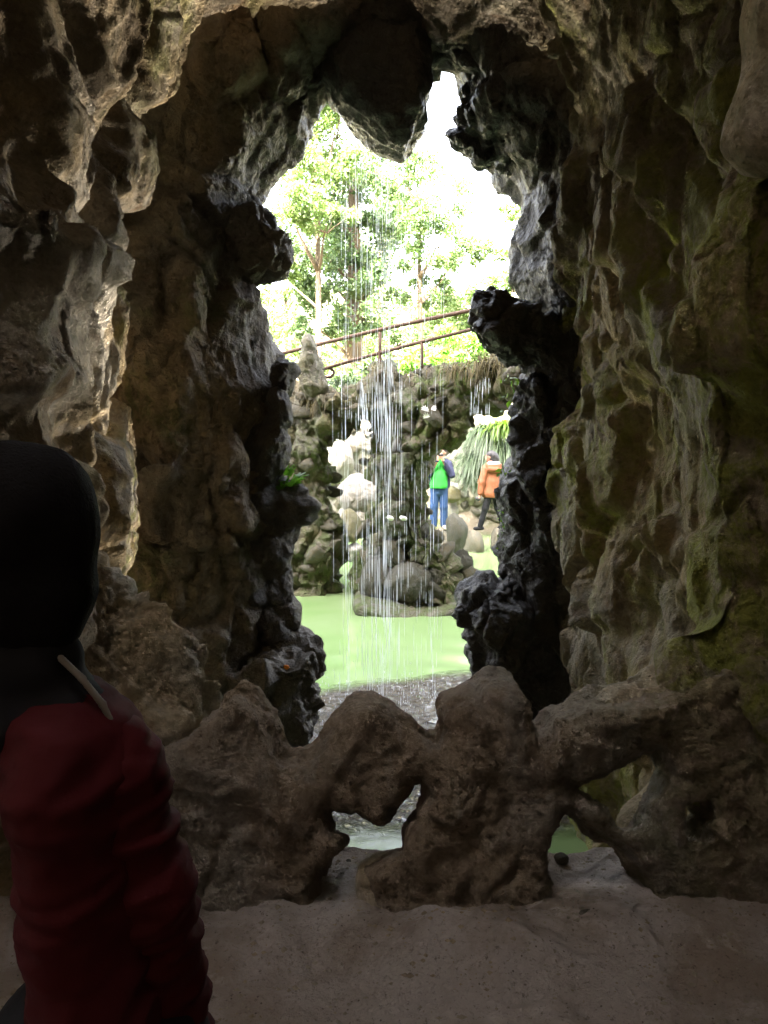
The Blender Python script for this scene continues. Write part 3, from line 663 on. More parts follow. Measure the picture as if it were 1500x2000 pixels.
# boulders round the foot of the island pier
def boulder(px, py, rx, ry, D, mat, lab, seed, smooth=False, name='boulder', dy=None, rot=0, cat='rock', group=None, facets=11, cut=.66, rough=.09, level=4):
    k = D / FPX; c = at(px, py, D)
    o = obj(name, boulder_mesh(name, seed, level, facets, cut, rough, smooth), mat, loc=c)
    o.scale = (rx * k, (dy or max(rx, ry) * k * .9), ry * k); o.rotation_euler = (0, rot, seed * .7 % 1 - .5)
    return tag(o, lab, cat, group)
damp = M['darkstone']
boulder(798, 1140, 47, 42, 10.55, damp, 'large egg-shaped boulder at the foot of the island pier', 401, True, rough=.10, level=5)
boulder(738, 1135, 34, 46, 10.7, damp, 'round boulder behind the falling water on the island', 402, True, rough=.10, level=5)
boulder(855, 1128, 34, 46, 10.8, damp, 'dark boulder right of the egg-shaped one on the island', 403, True, rough=.12, level=5)
sl = poly_rock('rock_slab', M['bridge'], [(688, 1172), (700, 1162), (745, 1168), (800, 1182), (850, 1178), (890, 1165), (905, 1172), (890, 1192), (830, 1215), (760, 1212), (700, 1200)], 10.55, .55, .03, R=.12, p=2.4, zmin=-.12, seed=97., disp=dict(big=.05, bigs=2, fine=.02, fines=7), attrs={'moss': ONE(.75), 'wet': ONE(.3)})
tag(sl, 'mossy slab skirting the island at the waterline', 'rock')
for i, (px, py, rx, ry, lab) in enumerate([(770, 1062, 22, 16, 'small craggy rock behind the falling water on the island'), (815, 1035, 24, 22, 'greenish blocky rock at the top of the island pile'), (832, 1075, 30, 22, 'broad tilted rock in the middle of the island pile'), (812, 1098, 30, 13, 'flat flaring rock just above the egg-shaped boulder'), (872, 1082, 24, 20, 'rough rock at the right of the island pile'), (893, 1120, 22, 28, 'tall rock at the right corner of the island'), (918, 1125, 22, 20, 'pale mossy rock at the far right foot of the island'), (905, 1098, 20, 24, 'grey rock below the upright stone'), (745, 1090, 26, 14, 'low rock half hidden by the falling water'), (850, 1050, 18, 16, 'small rock under the man on the island pile'), (905, 1158, 22, 14, 'mossy wedge rock at the waterline right of the island'), (850, 1105, 20, 14, 'small sharp rock between the two right boulders')]):
    boulder(px, py, rx, ry, 10.75 + .05 * (i % 3), damp if i % 3 else M['stone'], lab, 420 + i, name='rock', group='rocks heaped on the island', cut=.55, rough=.12)
# left pier: big squared blocks
for i, (px, py, rx, ry, lab, m) in enumerate([(618, 1035, 36, 40, 'mossy squared block on the left pier', 'yellow'), (580, 1020, 32, 32, 'pale block at the top of the left pier pile', 'stone'), (592, 1090, 34, 32, 'brown block at the waterline of the left pier', 'stone'), (635, 1090, 34, 42, 'rounded brown block at the right foot of the left pier', 'stone'), (565, 1125, 28, 24, 'low block by the left rim at the waterline', 'stone'), (650, 1055, 22, 40, 'mossy upright block on the right edge of the left pier', 'yellow'), (600, 940, 40, 55, 'tall yellowish block in the shaft of the left pier', 'yellow'), (578, 850, 45, 35, 'wide pitted block under the bridge deck on the left', 'yellow'), (610, 1135, 40, 16, 'mossy footing stone of the left pier at the waterline', 'yellow')]):
    boulder(px, py, rx, ry, 11.75 + .06 * (i % 2), M[m], lab, 440 + i, name='rock', group='blocks of the left pier', cut=.62, rough=.07)
# behind the bridge
boulder(703, 968, 45, 42, 15.2, M['pale'], 'big smooth pale boulder with a level crack', 460, True, rough=.09, level=5)
boulder(703, 1010, 42, 34, 15.25, M['pale'], 'smooth pale boulder under the cracked one', 461, True, rough=.09, level=5)
boulder(682, 1030, 24, 34, 14.6, M['yellow'], 'sunlit yellow rock between the left pier and the pale boulder', 462, name='rock')
boulder(690, 1078, 26, 18, 14.6, M['pale'], 'bright low rock at the waterline behind the left pier', 463, name='rock')
boulder(655, 900, 34, 42, 17.5, M['pale'], 'tall pale cracked rock seen under the left arch', 464, name='rock')
boulder(883, 965, 18, 17, 17.6, M['yellow'], 'mossy yellow rock just behind the man', 465, name='rock', dy=.3)
boulder(884, 998, 12, 20, 17.8, M['pale'], 'pale rock under the mossy yellow one', 466, name='rock')
boulder(890, 1042, 22, 44, 14.2, M['darkstone'], 'upright dark standing stone in front of the stepping stones', 467, name='standing_stone', cat='stone', cut=.6, dy=.24)
for i, (px, py, rx, ry, D, lab) in enumerate([(858, 1055, 28, 24, 16.2, 'stepping stone under the man in the green shirt'), (925, 1064, 19, 30, 15.9, 'stepping stone under the front foot of the woman in orange'), (972, 1060, 14, 32, 16.1, 'stepping stone under the back foot of the woman in orange')]):
    boulder(px, py, rx, ry, D, M['stone'], lab, 470 + i, name='stepping_stone', cat='stone', group='stepping stones across the pond', dy=.36, cut=.72, rough=.05)
# rubble retaining walls on the far bank
def rubble(name, lab, x0, x1, ytop, ybot, D, n, seed, m='pale', lean=.25):
    root = empty(name, at((x0 + x1) / 2, ybot, D)); tag(root, lab, 'wall'); r = np.random.default_rng(seed)
    V, Q = poly_solid([(x0, ybot), (x0 + 6, (ytop + ybot) / 2), (x0 + 14, ytop + 8), ((x0 + x1) / 2, ytop), (x1 - 10, ytop + 6), (x1, ybot)], D, .5, .06, R=.4, p=3, seed=seed * 1., disp=dict(big=.2, bigs=1.2, lump=.16, lumps=3, fine=.05, fines=5))
    N = vnormals(V, Q); loc = np.array(root.location, np.float32)
    obj('core', mesh_from('core', V - loc, Q, attrs={'moss': .15 + 0 * V[:, 0], 'wet': 0 * V[:, 0]}), M[m], root)
    fr = np.nonzero(N[:, 1] < -.2)[0]; pl = []
    for vi in r.choice(fr, min(n * 5, len(fr)), replace=False):
        p = V[vi]; s = r.uniform(.08, .19)
        if any((p[0] - q[0]) ** 2 + (p[2] - q[2]) ** 2 < (s + q[3]) ** 2 * .5 for q in pl): continue
        pl.append((*p, s))
        if len(pl) >= n: break
    for i, (x, y, z, s) in enumerate(pl):
        o = obj('stone', STONES2[i % 12], M[m if i % 4 else 'stone'], root); o.location = Vector((x, y, z)) - root.location
        o.scale = (s * r.uniform(.8, 1.4), s * .8, s * r.uniform(.6, 1)); o.rotation_euler = r.uniform(-.7, .7, 3)
rubble('rubble_wall', 'bright rubble wall seen under the left arch of the bridge', 600, 790, 832, 1010, 19.0, 120, 31)
rubble('rubble_wall', 'bright rubble wall behind the man and woman', 845, 1020, 838, 1030, 19.4, 130, 32)
rubble('rubble_wall', 'rubble bank between the bridge deck and the railing on the far left', 470, 640, 770, 960, 18.6, 50, 33)

# ------------------------------------------------------------------ plants
M['leafA'] = leaf_mat('leaf_yellow_green', (.10, .165, .045), (.19, .24, .10))
M['leafB'] = leaf_mat('leaf_mid_green', (.06, .11, .035), (.14, .19, .075))
M['leafC'] = leaf_mat('leaf_dark_green', (.04, .08, .03), (.11, .15, .06))
M['leafD'] = leaf_mat('leaf_fresh', (.10, .24, .03), (.20, .36, .06), .5)
M['blade'] = leaf_mat('strap_leaf', (.05, .085, .04), (.15, .185, .105), .3, .4)
M['fern'] = leaf_mat('fern_leaf', (.09, .17, .02), (.18, .26, .04), .5)
def leaves_mesh(name, C, size, seed, aspect=.55, flat=.0):
    """many small folded leaves at the points C"""
    r = np.random.default_rng(seed); n = len(C)
    a = r.normal(size=(n, 3)); a[:, 2] = a[:, 2] * (1 - flat) - .25; a /= np.linalg.norm(a, axis=1)[:, None]
    b = r.normal(size=(n, 3)); b[:, 2] *= .8; b -= a * (a * b).sum(1)[:, None]; b /= np.linalg.norm(b, axis=1)[:, None]
    c = np.cross(a, b); L = size * r.uniform(.6, 1.35, n)[:, None]
    V = np.stack([C, C + a * L * .5 + b * L * aspect * .5 + c * L * .08, C + a * L, C + a * L * .5 - b * L * aspect * .5 + c * L * .08], 1).reshape(-1, 3)
    F = np.arange(n * 4).reshape(n, 4)
    return mesh_from(name, V, F, smooth=False)
def limb(p, q, r0, r1, seed, n=7, wob=.12):
    r = np.random.default_rng(seed); p, q = np.array(p), np.array(q); L = np.linalg.norm(q - p); pts = []
    ph = r.uniform(0, 6, 3)
    for i in range(n):
        t = i / (n - 1); pts.append(p + (q - p) * t + wob * L * .35 * np.sin(t * 4 + ph) * t * (1.2 - t))
    return pts, [r0 + (r1 - r0) * (i / (n - 1)) ** .8 for i in range(n)]
def tree(name, lab, base, top, rad, clumps, mat, leaf, n, seed, group='trees beyond the bridge', cat='tree', spread=1., branch_r=.07):
    root = empty(name, base); tag(root, lab, cat, group); r = np.random.default_rng(seed); B = np.array(base)
    pts, rr = limb((0, 0, -.3), np.array(top) - B, rad, rad * .35, seed, 10, .06)
    obj('trunk', tube_mesh('trunk', pts, rr, 10), M['bark'], root)
    P = []
    for i, (c, R) in enumerate(clumps):
        c = np.array(c) - B; j = int(np.argmin([abs(p[2] - c[2] * .75) for p in pts])); 
        bp, br = limb(pts[j], c, branch_r * max(.7, R), .012, seed + i, 7, .22)
        lb = obj('limb', tube_mesh('limb', bp, br, 6), M['bark'], root)
        m = int(n * R * R / sum(k[1] ** 2 for k in clumps))
        nc = max(6, int(R * R * 9)); cc = r.normal(size=(nc, 3)); cc = cc / np.linalg.norm(cc, axis=1)[:, None] * r.uniform(.15, 1, (nc, 1)) ** .45 * R
        cc[:, 2] *= .75; w_ = r.uniform(.3, 1.5, nc); sel = r.choice(nc, m, p=w_ / w_.sum())
        P.append(c + cc[sel] + r.normal(size=(m, 3)) * np.array([.30, .30, .20]) * R * .42 * spread)
        for k in range(min(nc, 5)):
            tp, tr = limb(c * .96, c + cc[k], .02, .006, seed + 50 + k, 4, .3)
            obj('twig', tube_mesh('twig', tp, tr, 4), M['bark'], lb)
    obj('crown', leaves_mesh('crown', np.concatenate(P), leaf, seed), mat, root)
    return root
def ctr(px, py, D, r): return (tuple(at(px, py, D)), r)
def gpt(px, D): v = at(px, 700, D); return (v.x, D, float(ground_z(np.array(v.x), np.array(D * 1.))) - .1)
tree('tree', 'large tree with the thickest trunk and a dark crown behind the railing', gpt(688, 27), at(690, 330, 27), .42, [ctr(640, 545, 27, 1.6), ctr(700, 600, 26, 1.2), ctr(600, 470, 26, 1.7), ctr(690, 460, 28, 1.8), ctr(620, 640, 26, 1.0), ctr(760, 530, 26, 1.0), ctr(650, 370, 27, 1.7)], M['leafC'], .15, 24000, 501)
tree('tree', 'thin tree at the left whose light crown fills the upper left sky', gpt(618, 24), at(620, 150, 24), .12, [ctr(610, 300, 24, 1.6), ctr(560, 400, 23, 1.3), ctr(660, 250, 24, 1.5), ctr(585, 180, 24, 1.5), ctr(540, 520, 24, .8), ctr(640, 440, 23, .9)], M['leafA'], .125, 17000, 502)
tree('tree', 'thin straight tree right of the falling water', gpt(824, 30), at(822, 330, 30), .13, [ctr(820, 390, 30, 1.9), ctr(860, 470, 29, 1.5), ctr(780, 330, 30, 1.5), ctr(840, 560, 30, 1.2), ctr(905, 500, 30, .9)], M['leafB'], .15, 13000, 503)
tree('tree', 'distant pale tree low at the right behind the railing', gpt(930, 34), at(930, 500, 34), .14, [ctr(930, 640, 33, 1.9), ctr(975, 570, 33, 1.4), ctr(880, 600, 34, 1.4), ctr(960, 680, 32, 1.6)], M['leafA'], .17, 9500, 504)
tree('tree', 'tree at the right edge of the opening with a leafy bough', gpt(1080, 22), at(1070, 420, 22), .16, [ctr(1000, 480, 21.5, .75), ctr(1040, 400, 22, 1.0), ctr(1090, 520, 22, 1.3), ctr(1000, 560, 22, .5)], M['leafA'], .15, 4500, 505)
tree('tree', 'far tree filling the gap low on the left behind the pinnacle', gpt(560, 36), at(560, 480, 36), .15, [ctr(560, 660, 35, 1.7), ctr(610, 700, 34, 1.4), ctr(530, 600, 36, 1.4), ctr(680, 680, 36, 1.5)], M['leafA'], .17, 8500, 506)
tree('tree', 'far broad tree behind the falling water', gpt(745, 40), at(745, 430, 40), .25, [ctr(745, 620, 40, 2.2), ctr(800, 660, 39, 2.0), ctr(720, 680, 38, 1.8), ctr(850, 690, 38, 1.8), ctr(740, 480, 40, 1.6), ctr(770, 400, 40, 1.5)], M['leafB'], .18, 14000, 507)
SH = [((850, 690, 21.5), 1.0, 'leafD', 'leafy shrub behind the middle of the lower rail'), ((915, 680, 21), .95, 'leafD', 'leafy shrub behind the right end of the lower rail'), ((970, 690, 22), 1.0, 'leafA', 'bright shrub above the right end of the bridge'), ((790, 700, 22.5), .9, 'leafA', 'pale shrub just right of the railing post'), ((680, 735, 20.5), .6, 'leafB', 'grey-green shrub beside the pinnacle stone'), ((560, 740, 21.0), .7, 'leafB', 'shrub left of the pinnacle stone'), ((600, 790, 21.5), .7, 'leafB', 'shrub low behind the left end of the deck')]
for i, ((px, py, D), R, m, lab) in enumerate(SH):
    c = at(px, py, D); b0 = (c.x, D, min(float(ground_z(np.array(c.x), np.array(D * 1.))), c.z - .5))
    tree('shrub', lab, b0, (c.x, D, c.z - R * .2), .04, [(tuple(c), R), (tuple(c + Vector((R * .8, .2, -R * .4))), R * .7), (tuple(c + Vector((-R * .7, -.1, -R * .5))), R * .7)], M[m], .15, 1500, 520 + i, 'shrubs on the far bank', 'shrub', branch_r=.03)
# strap-leaved tufts on the bank by the woman
def tuft(name, lab, base, n, L, seed, mat, droop=1., wid=.011, bias=(-.5, -.5), cat='plant', group=None):
    root = empty(name, base); tag(root, lab, cat, group); r = np.random.default_rng(seed); V, F = [], []
    for i in range(n):
        a = r.uniform(0, 2 * pi); o = np.array([cos(a), sin(a), 0]) * r.uniform(.3, 1) + np.array([*bias, 0]); l = L * r.uniform(.5, 1.1)
        p = np.array([r.normal() * .12, r.normal() * .12, r.normal() * .05]); up = r.uniform(.6, 1.2); sd = np.array([-o[1], o[0], 0]); sd /= np.linalg.norm(sd) + 1e-6; k = len(V)
        for s in range(6):
            t = s / 5; q = p + o * l * .75 * t + np.array([0, 0, l * (up * t - droop * 1.35 * t * t)])
            wv = wid * (1 - t ** 2) + .002; V += [q - sd * wv, q + sd * wv]
        for s in range(5): F.append([k + 2 * s, k + 2 * s + 1, k + 2 * s + 3, k + 2 * s + 2])
    o = obj('leaves', mesh_from('leaves', np.array(V), np.array(F), smooth=True), mat, root); o['kind'] = 'stuff'
for i, (px, py, D, n, L, lab) in enumerate([(962, 850, 17.9, 700, 1.0, 'strap-leaved tuft spilling down the bank above the woman'), (940, 900, 17.9, 480, .85, 'grassy tuft hanging left of the woman'), (985, 880, 17.7, 420, .9, 'grassy tuft behind the woman against the right rim'), (935, 935, 17.9, 300, .6, 'lowest grassy tuft behind the woman'), (655, 838, 17.8, 160, .5, 'thin grassy tuft on the rubble under the left arch'), (675, 748, 13.2, 140, .35, 'grey grassy tuft beside the scroll of the lower rail')]):
    tuft('strap_leaf_plant', lab, at(px, py, D), n, L, 540 + i, M['blade'])
tuft('fern', 'bright yellow-green fern above the grassy tufts', at(985, 835, 17.3), 160, .55, 560, M['fern'], 1., .035, (-.3, -.3))
# lobed leaves on the left rim
def lobed(seed):
    r = np.random.default_rng(seed); pts = [(0, 0)]
    for k in range(7):
        a = -1.35 + k * .45; l = 1 - .32 * abs(k - 3) / 3
        pts += [(sin(a) * l * .92 - .05 * cos(a), cos(a) * l * .92 + .05 * sin(a)), (sin(a) * l, cos(a) * l), (sin(a) * l * .9 + .06 * cos(a), cos(a) * l * .9 - .06 * sin(a))]
        if k < 6: b = a + .225; pts.append((sin(b) * .48, cos(b) * .48))
    me = bpy.data.meshes.new('leaf'); n = len(pts)
    V = [(x, y, -.12 * (x * x + y * y) + .05 * abs(x)) for x, y in pts] + [(0, .4, .05)]
    me.from_pydata(V, [], [(n, i, (i + 1) % n) for i in range(n)]); me.update(); return me
lob = lobed(1)
fig = empty('fig_plant', at(540, 955, 5.45)); tag(fig, 'small plant with lobed green leaves growing from the left rim', 'plant')
for i, (px, py, s, rx, rz) in enumerate([(562, 940, .15, 1.1, -1.2), (566, 950, .14, .75, -1.9), (556, 965, .13, 1.3, -2.5), (556, 928, .11, .9, -.8), (570, 938, .14, .45, -1.5)]):
    o = obj('leaf', lob, M['leafD'], fig); o.location = at(px, py, 5.42 + .03 * i) - fig.location; o.scale = (s, s, s); o.rotation_euler = (rx, .2 * (i - 2), rz)
    t = obj('stem', tube_mesh('stem', [Vector((-.06, .02, -.04)), o.location * .6 + Vector((0, 0, .02)), o.location], .004, 5), M['leafD'], fig)
def sprig(lab, px, py, D, n, seed, s=.05, R=.09):
    root = empty('sprig', at(px, py, D)); tag(root, lab, 'plant'); r = np.random.default_rng(seed)
    obj('stem', tube_mesh('stem', [Vector((.06, .03, -.10)), Vector((.02, 0, 0)), Vector((-.02, 0, .12))], .004, 5), M['leafD'], root)
    C = np.stack([r.normal(0, R * .35, n), r.normal(0, R * .3, n), r.uniform(-R * 1.2, R * 1.3, n)], 1)
    lm = leaves_mesh('leaves', C, s, seed, .5); obj('leaves', lm, M['fern'], root)['kind'] = 'stuff'
sprig('bright sprig growing from the right rim under the bridge end', 1002, 775, 5.9, 16, 571, .06, .12)
sprig('small bright sprig on the right rim in front of the orange coat', 985, 940, 5.75, 14, 572, .05, .08)
sprig('yellowish moss sprig low on the right rim beside the stepping stones', 982, 1040, 5.7, 22, 573, .035, .12)
# dry moss hanging from the deck edge
M['drymoss'] = leaf_mat('dry_moss', (.06, .045, .02), (.13, .10, .035), .25, .8)
for i, (px, py, n, lab) in enumerate([(900, 722, 110, 'brown dry moss hanging from the middle of the deck edge'), (955, 712, 150, 'brown dry moss hanging at the right end of the deck edge'), (745, 728, 70, 'dry moss crowning the deck above the island pier'), (620, 785, 60, 'dry moss at the foot of the pinnacle stone')]):
    tuft('hanging_moss', lab, at(px, py, bD(px) - .45), n, .19, 580 + i, M['drymoss'], 1.5, .009, (0, -.5), 'moss', 'dry moss along the bridge')
# fallen leaves
lf = obj('fallen_leaf', boulder_mesh('fallen_leaf', 3, 2, 6, .7, .1), plain_mat('orange_leaf', (.75, .22, .02), .5), loc=at(559, 1303, 4.93)); lf.scale = (.02, .012, .016); tag(lf, 'orange fallen leaf on the dark block by the left rim', 'leaf')
for i, (px, py, lab) in enumerate([(762, 1012, 'white petal-like leaf lying left on the island pile'), (788, 1012, 'white petal-like leaf lying right on the island pile')]):
    lf = obj('fallen_leaf', boulder_mesh('fallen_leaf', 5 + i, 2, 6, .7, .1), plain_mat('pale_leaf', (.8, .8, .74), .5), loc=at(px, py, 10.3)); lf.scale = (.055, .03, .035); lf.rotation_euler = (.4, .3, 0); tag(lf, lab, 'leaf')

# ------------------------------------------------------------------ falling water
def water_strands():
    r = np.random.default_rng(77); V, F = [], []
    def drop(x, y, z, L, rad):
        k = len(V); n = 5
        for t, s in ((0, .25), (.25, .8), (.75, 1), (1, .2)):
            for a in range(n): V.append((x + rad * s * cos(a * 2 * pi / n), y + rad * s * sin(a * 2 * pi / n), z - L * t))
        for i in range(3):
            for a in range(n): F.append((k + i * n + a, k + (i + 1) * n + a, k + (i + 1) * n + (a + 1) % n, k + i * n + (a + 1) % n))
    def curtain(px0, px1, D0, D1, n, ztop, zbot, lmin, lmax, rmin, rmax, conc=None):
        for _ in range(n):
            px = r.uniform(px0, px1) if conc is None else r.normal(conc[0], conc[1])
            D = r.uniform(D0, D1); x = (px - 750) / FPX * D
            z = r.uniform(zbot, ztop); fall = np.sqrt(max(.05, (ztop - z) / (ztop - zbot)))
            L = r.uniform(lmin, lmax) * (.4 + .8 * fall); L = min(L, z - zbot + .01); rad = r.uniform(rmin, rmax)
            drop(x, D, z, L, rad)
    zt = at(750, 150, 6.5).z + .3
    # separate threads: each a broken line of long drops at one place
    for _ in range(62):
        c = r.choice([(705, 16), (735, 10), (765, 14), (745, 30), (800, 35), (690, 20), (757, 6)]); px = r.normal(c[0], c[1]); D = r.uniform(6.3, 7.0); x = (px - 750) / FPX * D
        z = zt - r.uniform(0, 1.2); thick = r.uniform(.0008, .0019)
        while z > .02:
            L = r.uniform(.05, .55); 
            if r.random() < .52: drop(x + r.normal(0, .003), D, z, min(L, z), thick * r.uniform(.6, 1.3))
            z -= L + r.uniform(.03, .35)
    curtain(660, 860, 6.3, 7.2, 380, zt, .02, .04, .28, .0008, .0016)
    curtain(0, 0, 6.3, 7.0, 130, zt, .02, .08, .5, .001, .0022, (745, 26))
    curtain(0, 0, 6.35, 6.6, 42, at(0, 700, 6.5).z, at(0, 880, 6.5).z, .15, .4, .0016, .0034, (753, 13))
    curtain(0, 0, 6.35, 6.6, 26, at(0, 740, 6.5).z, at(0, 820, 6.5).z, .1, .3, .002, .0036, (709, 5))
    curtain(915, 960, 8.6, 8.9, 40, at(0, 735, 8.7).z, at(0, 810, 8.7).z, .06, .35, .001, .002)
    for _ in range(420):      # splash beads over the churned water
        drop(r.normal(.05, .42), r.uniform(5.9, 7.2), abs(r.normal(0, .09)) + .03, r.uniform(.006, .03), r.uniform(.0012, .003))
    return np.array(V), np.array(F)
V, F_ = water_strands()
wm = NB('falling_water'); wm.b.inputs['Base Color'].default_value = (.93, .95, .97, 1); wm.b.inputs['Roughness'].default_value = .12
_tr = wm.new('ShaderNodeBsdfTranslucent'); _tr.inputs[0].default_value = (.95, .97, 1, 1); _mx = wm.new('ShaderNodeMixShader'); _mx.inputs[0].default_value = .5
wm.link(wm.b.outputs[0], _mx.inputs[1]); wm.link(_tr.outputs[0], _mx.inputs[2]); wm.link(_mx.outputs[0], wm.out.inputs[0])
lw = plain_mat('white_shape', (.75, .75, .7), .6)
ww = empty('pale_shape_cluster', at(835, 806, 10.05)); tag(ww, 'cluster of white lobed shapes on the bridge face', 'leaf')  # white lobed shapes for the pale patches on the bridge
for i, (dx, dz, s, rz) in enumerate([(-.03, .02, .09, .4), (.07, .03, .08, -1.0), (-.01, -.07, .08, 2.6)]):
    lob2 = lob.copy(); lob2.materials.clear(); o = obj('leaf', lob2, lw, ww); o.location = (dx, -.02 * i, dz); o.scale = (s, s, s); o.rotation_euler = (1.3, .2, rz)
wf = obj('waterfall', mesh_from('waterfall', V, F_), wm.m); tag(wf, 'thin curtain of falling water threads in front of the grotto mouth', 'waterfall', kind='stuff')

# ------------------------------------------------------------------ people
def sdf_fig(parts, h, pad=.06, k=.03, cut=None):
    """smooth union of tapered capsules / ellipsoids -> mesh. part: (a, b, ra, rb[, squash])"""
    pts = np.array([p for q in parts for p in (q[0], q[1])], float); rm = max(max(q[2], q[3]) for q in parts)
    lo = pts.min(0) - rm - pad; hi = pts.max(0) + rm + pad
    xs, ys, zs = (np.arange(lo[i], hi[i], h, dtype=np.float32) for i in range(3))
    f = np.full((len(xs), len(ys), len(zs)), 1e3, np.float32)
    for q in parts:
        a, b = np.array(q[0], np.float32), np.array(q[1], np.float32); ra, rb = q[2], q[3]; sx, sy = q[4] if len(q) > 4 else (1, 1); kk = q[5] if len(q) > 5 else k
        m = max(ra, rb) * max(1, sx, sy) + pad + .02
        l2, h2 = np.minimum(a, b) - m, np.maximum(a, b) + m
        s = tuple(slice(max(0, int((l2[i] - lo[i]) / h)), max(1, int((h2[i] - lo[i]) / h) + 1)) for i in range(3))
        X, Y, Z = np.meshgrid(xs[s[0]], ys[s[1]], zs[s[2]], indexing='ij', sparse=True)
        ba = b - a; L = float(ba @ ba) + 1e-9
        t = np.clip(((X - a[0]) * ba[0] + (Y - a[1]) * ba[1] + (Z - a[2]) * ba[2]) / L, 0, 1)
        d = np.sqrt(((X - a[0] - t * ba[0]) / sx) ** 2 + ((Y - a[1] - t * ba[1]) / sy) ** 2 + (Z - a[2] - t * ba[2]) ** 2) - (ra + (rb - ra) * t)
        g = f[s]; hh = np.clip(.5 + .5 * (g - d) / kk, 0, 1); f[s] = g * (1 - hh) + d * hh - kk * hh * (1 - hh)
    if cut is not None:
        X, Y, Z = np.meshgrid(xs, ys, zs, indexing='ij', sparse=True); f = np.maximum(f, cut(X, Y, Z))
    return surface_nets(f, (xs[0], ys[0], zs[0]), h)
def fold(V, Q, amp, s, stretch=(1, 1, 1), seed=0.):
    N = vnormals(V, Q); return V + N * (amp * fbm(V * np.array(stretch, np.float32) * s + seed, 3, .5, ridged=True))[:, None]
def part(root, name, parts, mat, h=.012, amp=.006, s=9, st=(1, 1, .6), cut=None, k=.03, seed=0.):
    V, Q = sdf_fig(parts, h, cut=cut, k=k)
    if amp: V = fold(V, Q, amp, s, st, seed)
    return obj(name, mesh_from(name, V, Q), mat, root)
def hand(w, d, up, s=1., side=1):
    """palm + five curled fingers. w wrist, d direction of the hand, up back of the hand"""
    w, d, up = (np.array(v, float) for v in (w, d, up)); d /= np.linalg.norm(d); up -= d * (up @ d); up /= np.linalg.norm(up); c = np.cross(d, up) * side
    o = [(w, w + d * .07 * s, .026 * s, .032 * s, (1, 1), .012)]
    for i, l in enumerate((.062, .072, .068, .052)):
        a = w + d * .085 * s + c * (.030 - .020 * i) * s; m = a + d * l * .6 * s - up * .008 * s; e = m + d * l * .35 * s - up * .03 * s
        o += [(a - d * .02 * s, m, .0095 * s, .0085 * s, (1, 1), .006), (m, e, .0085 * s, .0072 * s, (1, 1), .005)]
    a = w + d * .03 * s + c * .028 * s; m = a + (d * .03 + c * .025) * s; e = m + (d * .028 - up * .012) * s
    return o + [(a, m, .012 * s, .010 * s, (1, 1), .008), (m, e, .010 * s, .008 * s, (1, 1), .006)]
def head(c, f, r=1., tilt=0.):
    """head with nose, ears, jaw; c centre, f facing (x, y)"""
    c = np.array(c, float); f = np.array([*f, 0.]); f /= np.linalg.norm(f); s = np.array([-f[1], f[0], 0]); f = f * cos(tilt) + np.array([0, 0, sin(tilt)]); u = np.cross(f, s) * 1.; u = u if u[2] > 0 else -u
    return [(c - f * .012 + u * .025, c + f * .012 + u * .015, .086 * r, .083 * r), (c + f * .03 - u * .055, c + f * .035 - u * .075, .058 * r, .045 * r), (c + f * .085 + u * .005, c + f * .104 - u * .022, .012, .016, (1, 1), .015),
            (c + s * .083 - u * .0, c + s * .088 - u * .03, .016, .012, (1, 1), .01), (c - s * .083 - u * .0, c - s * .088 - u * .03, .016, .012, (1, 1), .01), (c + f * .085 + s * .025 - u * .052, c + f * .085 - s * .025 - u * .052, .010, .010, (1, 1), .01)]
M['skin'] = plain_mat('skin', (.36, .19, .13), .5, .4, .08, 20, .05)
M['hair'] = plain_mat('dark_hair', (.018, .014, .014), .45, .5, .4, 60, .5)
M['green'] = plain_mat('green_shirt', (.035, .30, .045), .85, .2, .1, 8, .1)
M['navy'] = plain_mat('navy_jacket', (.028, .030, .065), .75, .3, .3, 12, .2)
M['jeans'] = plain_mat('blue_jeans', (.03, .06, .14), .85, .2, .35, 10, .25)
M['shoe'] = plain_mat('pale_shoe', (.5, .44, .4), .6, .3, .15)
M['orange'] = plain_mat('orange_coat', (.21, .072, .032), .6, .3, .12, 9, .1)
M['lining'] = plain_mat('hood_lining', (.7, .7, .72), .8, .2, .15, 30)
M['black_cloth'] = plain_mat('black_cloth', (.007, .007, .009), .85, .3, .3)
M['phone'] = plain_mat('phone_black', (.02, .02, .022), .3, .5, .1)
M['fghair'] = plain_mat('black_hair', (.008, .007, .007), .9, .1, .4, 60, .5)
M['red'] = plain_mat('red_jacket', (.055, .0025, .004), .8, .2, .2, 14, .2)
M['strap'] = plain_mat('pale_strap', (.22, .2, .17), .8, .2, .15)
A = np.array
# man in the green shirt, both hands up with a phone
man = empty('person', at(857, 1033, 16.2)); tag(man, 'person in a bright green shirt, navy jacket and jeans raising a phone with both hands', 'person', 'people by the pond')
wl, wr = A([-.045, -.23, 1.47]), A([.06, -.22, 1.46])
body = head((.05, -.02, 1.62), (-.45, -1), 1.02, .45) + [(A([.03, 0, 1.4]), A([.045, -.01, 1.54]), .06, .055), (A([0, 0, 1.0]), A([0, 0, 1.34]), .14, .13, (1.05, .8)), (A([-.17, 0, 1.36]), A([-.22, -.1, 1.16]), .05, .042), (A([-.22, -.1, 1.16]), wl, .04, .028), (A([.19, 0, 1.36]), A([.24, -.08, 1.16]), .05, .042), (A([.24, -.08, 1.16]), wr, .04, .028),
        (A([-.09, 0, .92]), A([-.1, -.01, .5]), .085, .055), (A([-.1, -.01, .5]), A([-.11, .02, .1]), .055, .04), (A([.09, 0, .92]), A([.1, -.01, .5]), .085, .055), (A([.1, -.01, .5]), A([.11, .02, .1]), .055, .04)] + hand(wl, (.12, -.02, 1), (-.3, -.9, 0), 1., 1) + hand(wr, (-.25, -.05, 1), (.3, -.9, 0), 1., -1)
part(man, 'body', body, M['skin'], .0085, 0, k=.02)
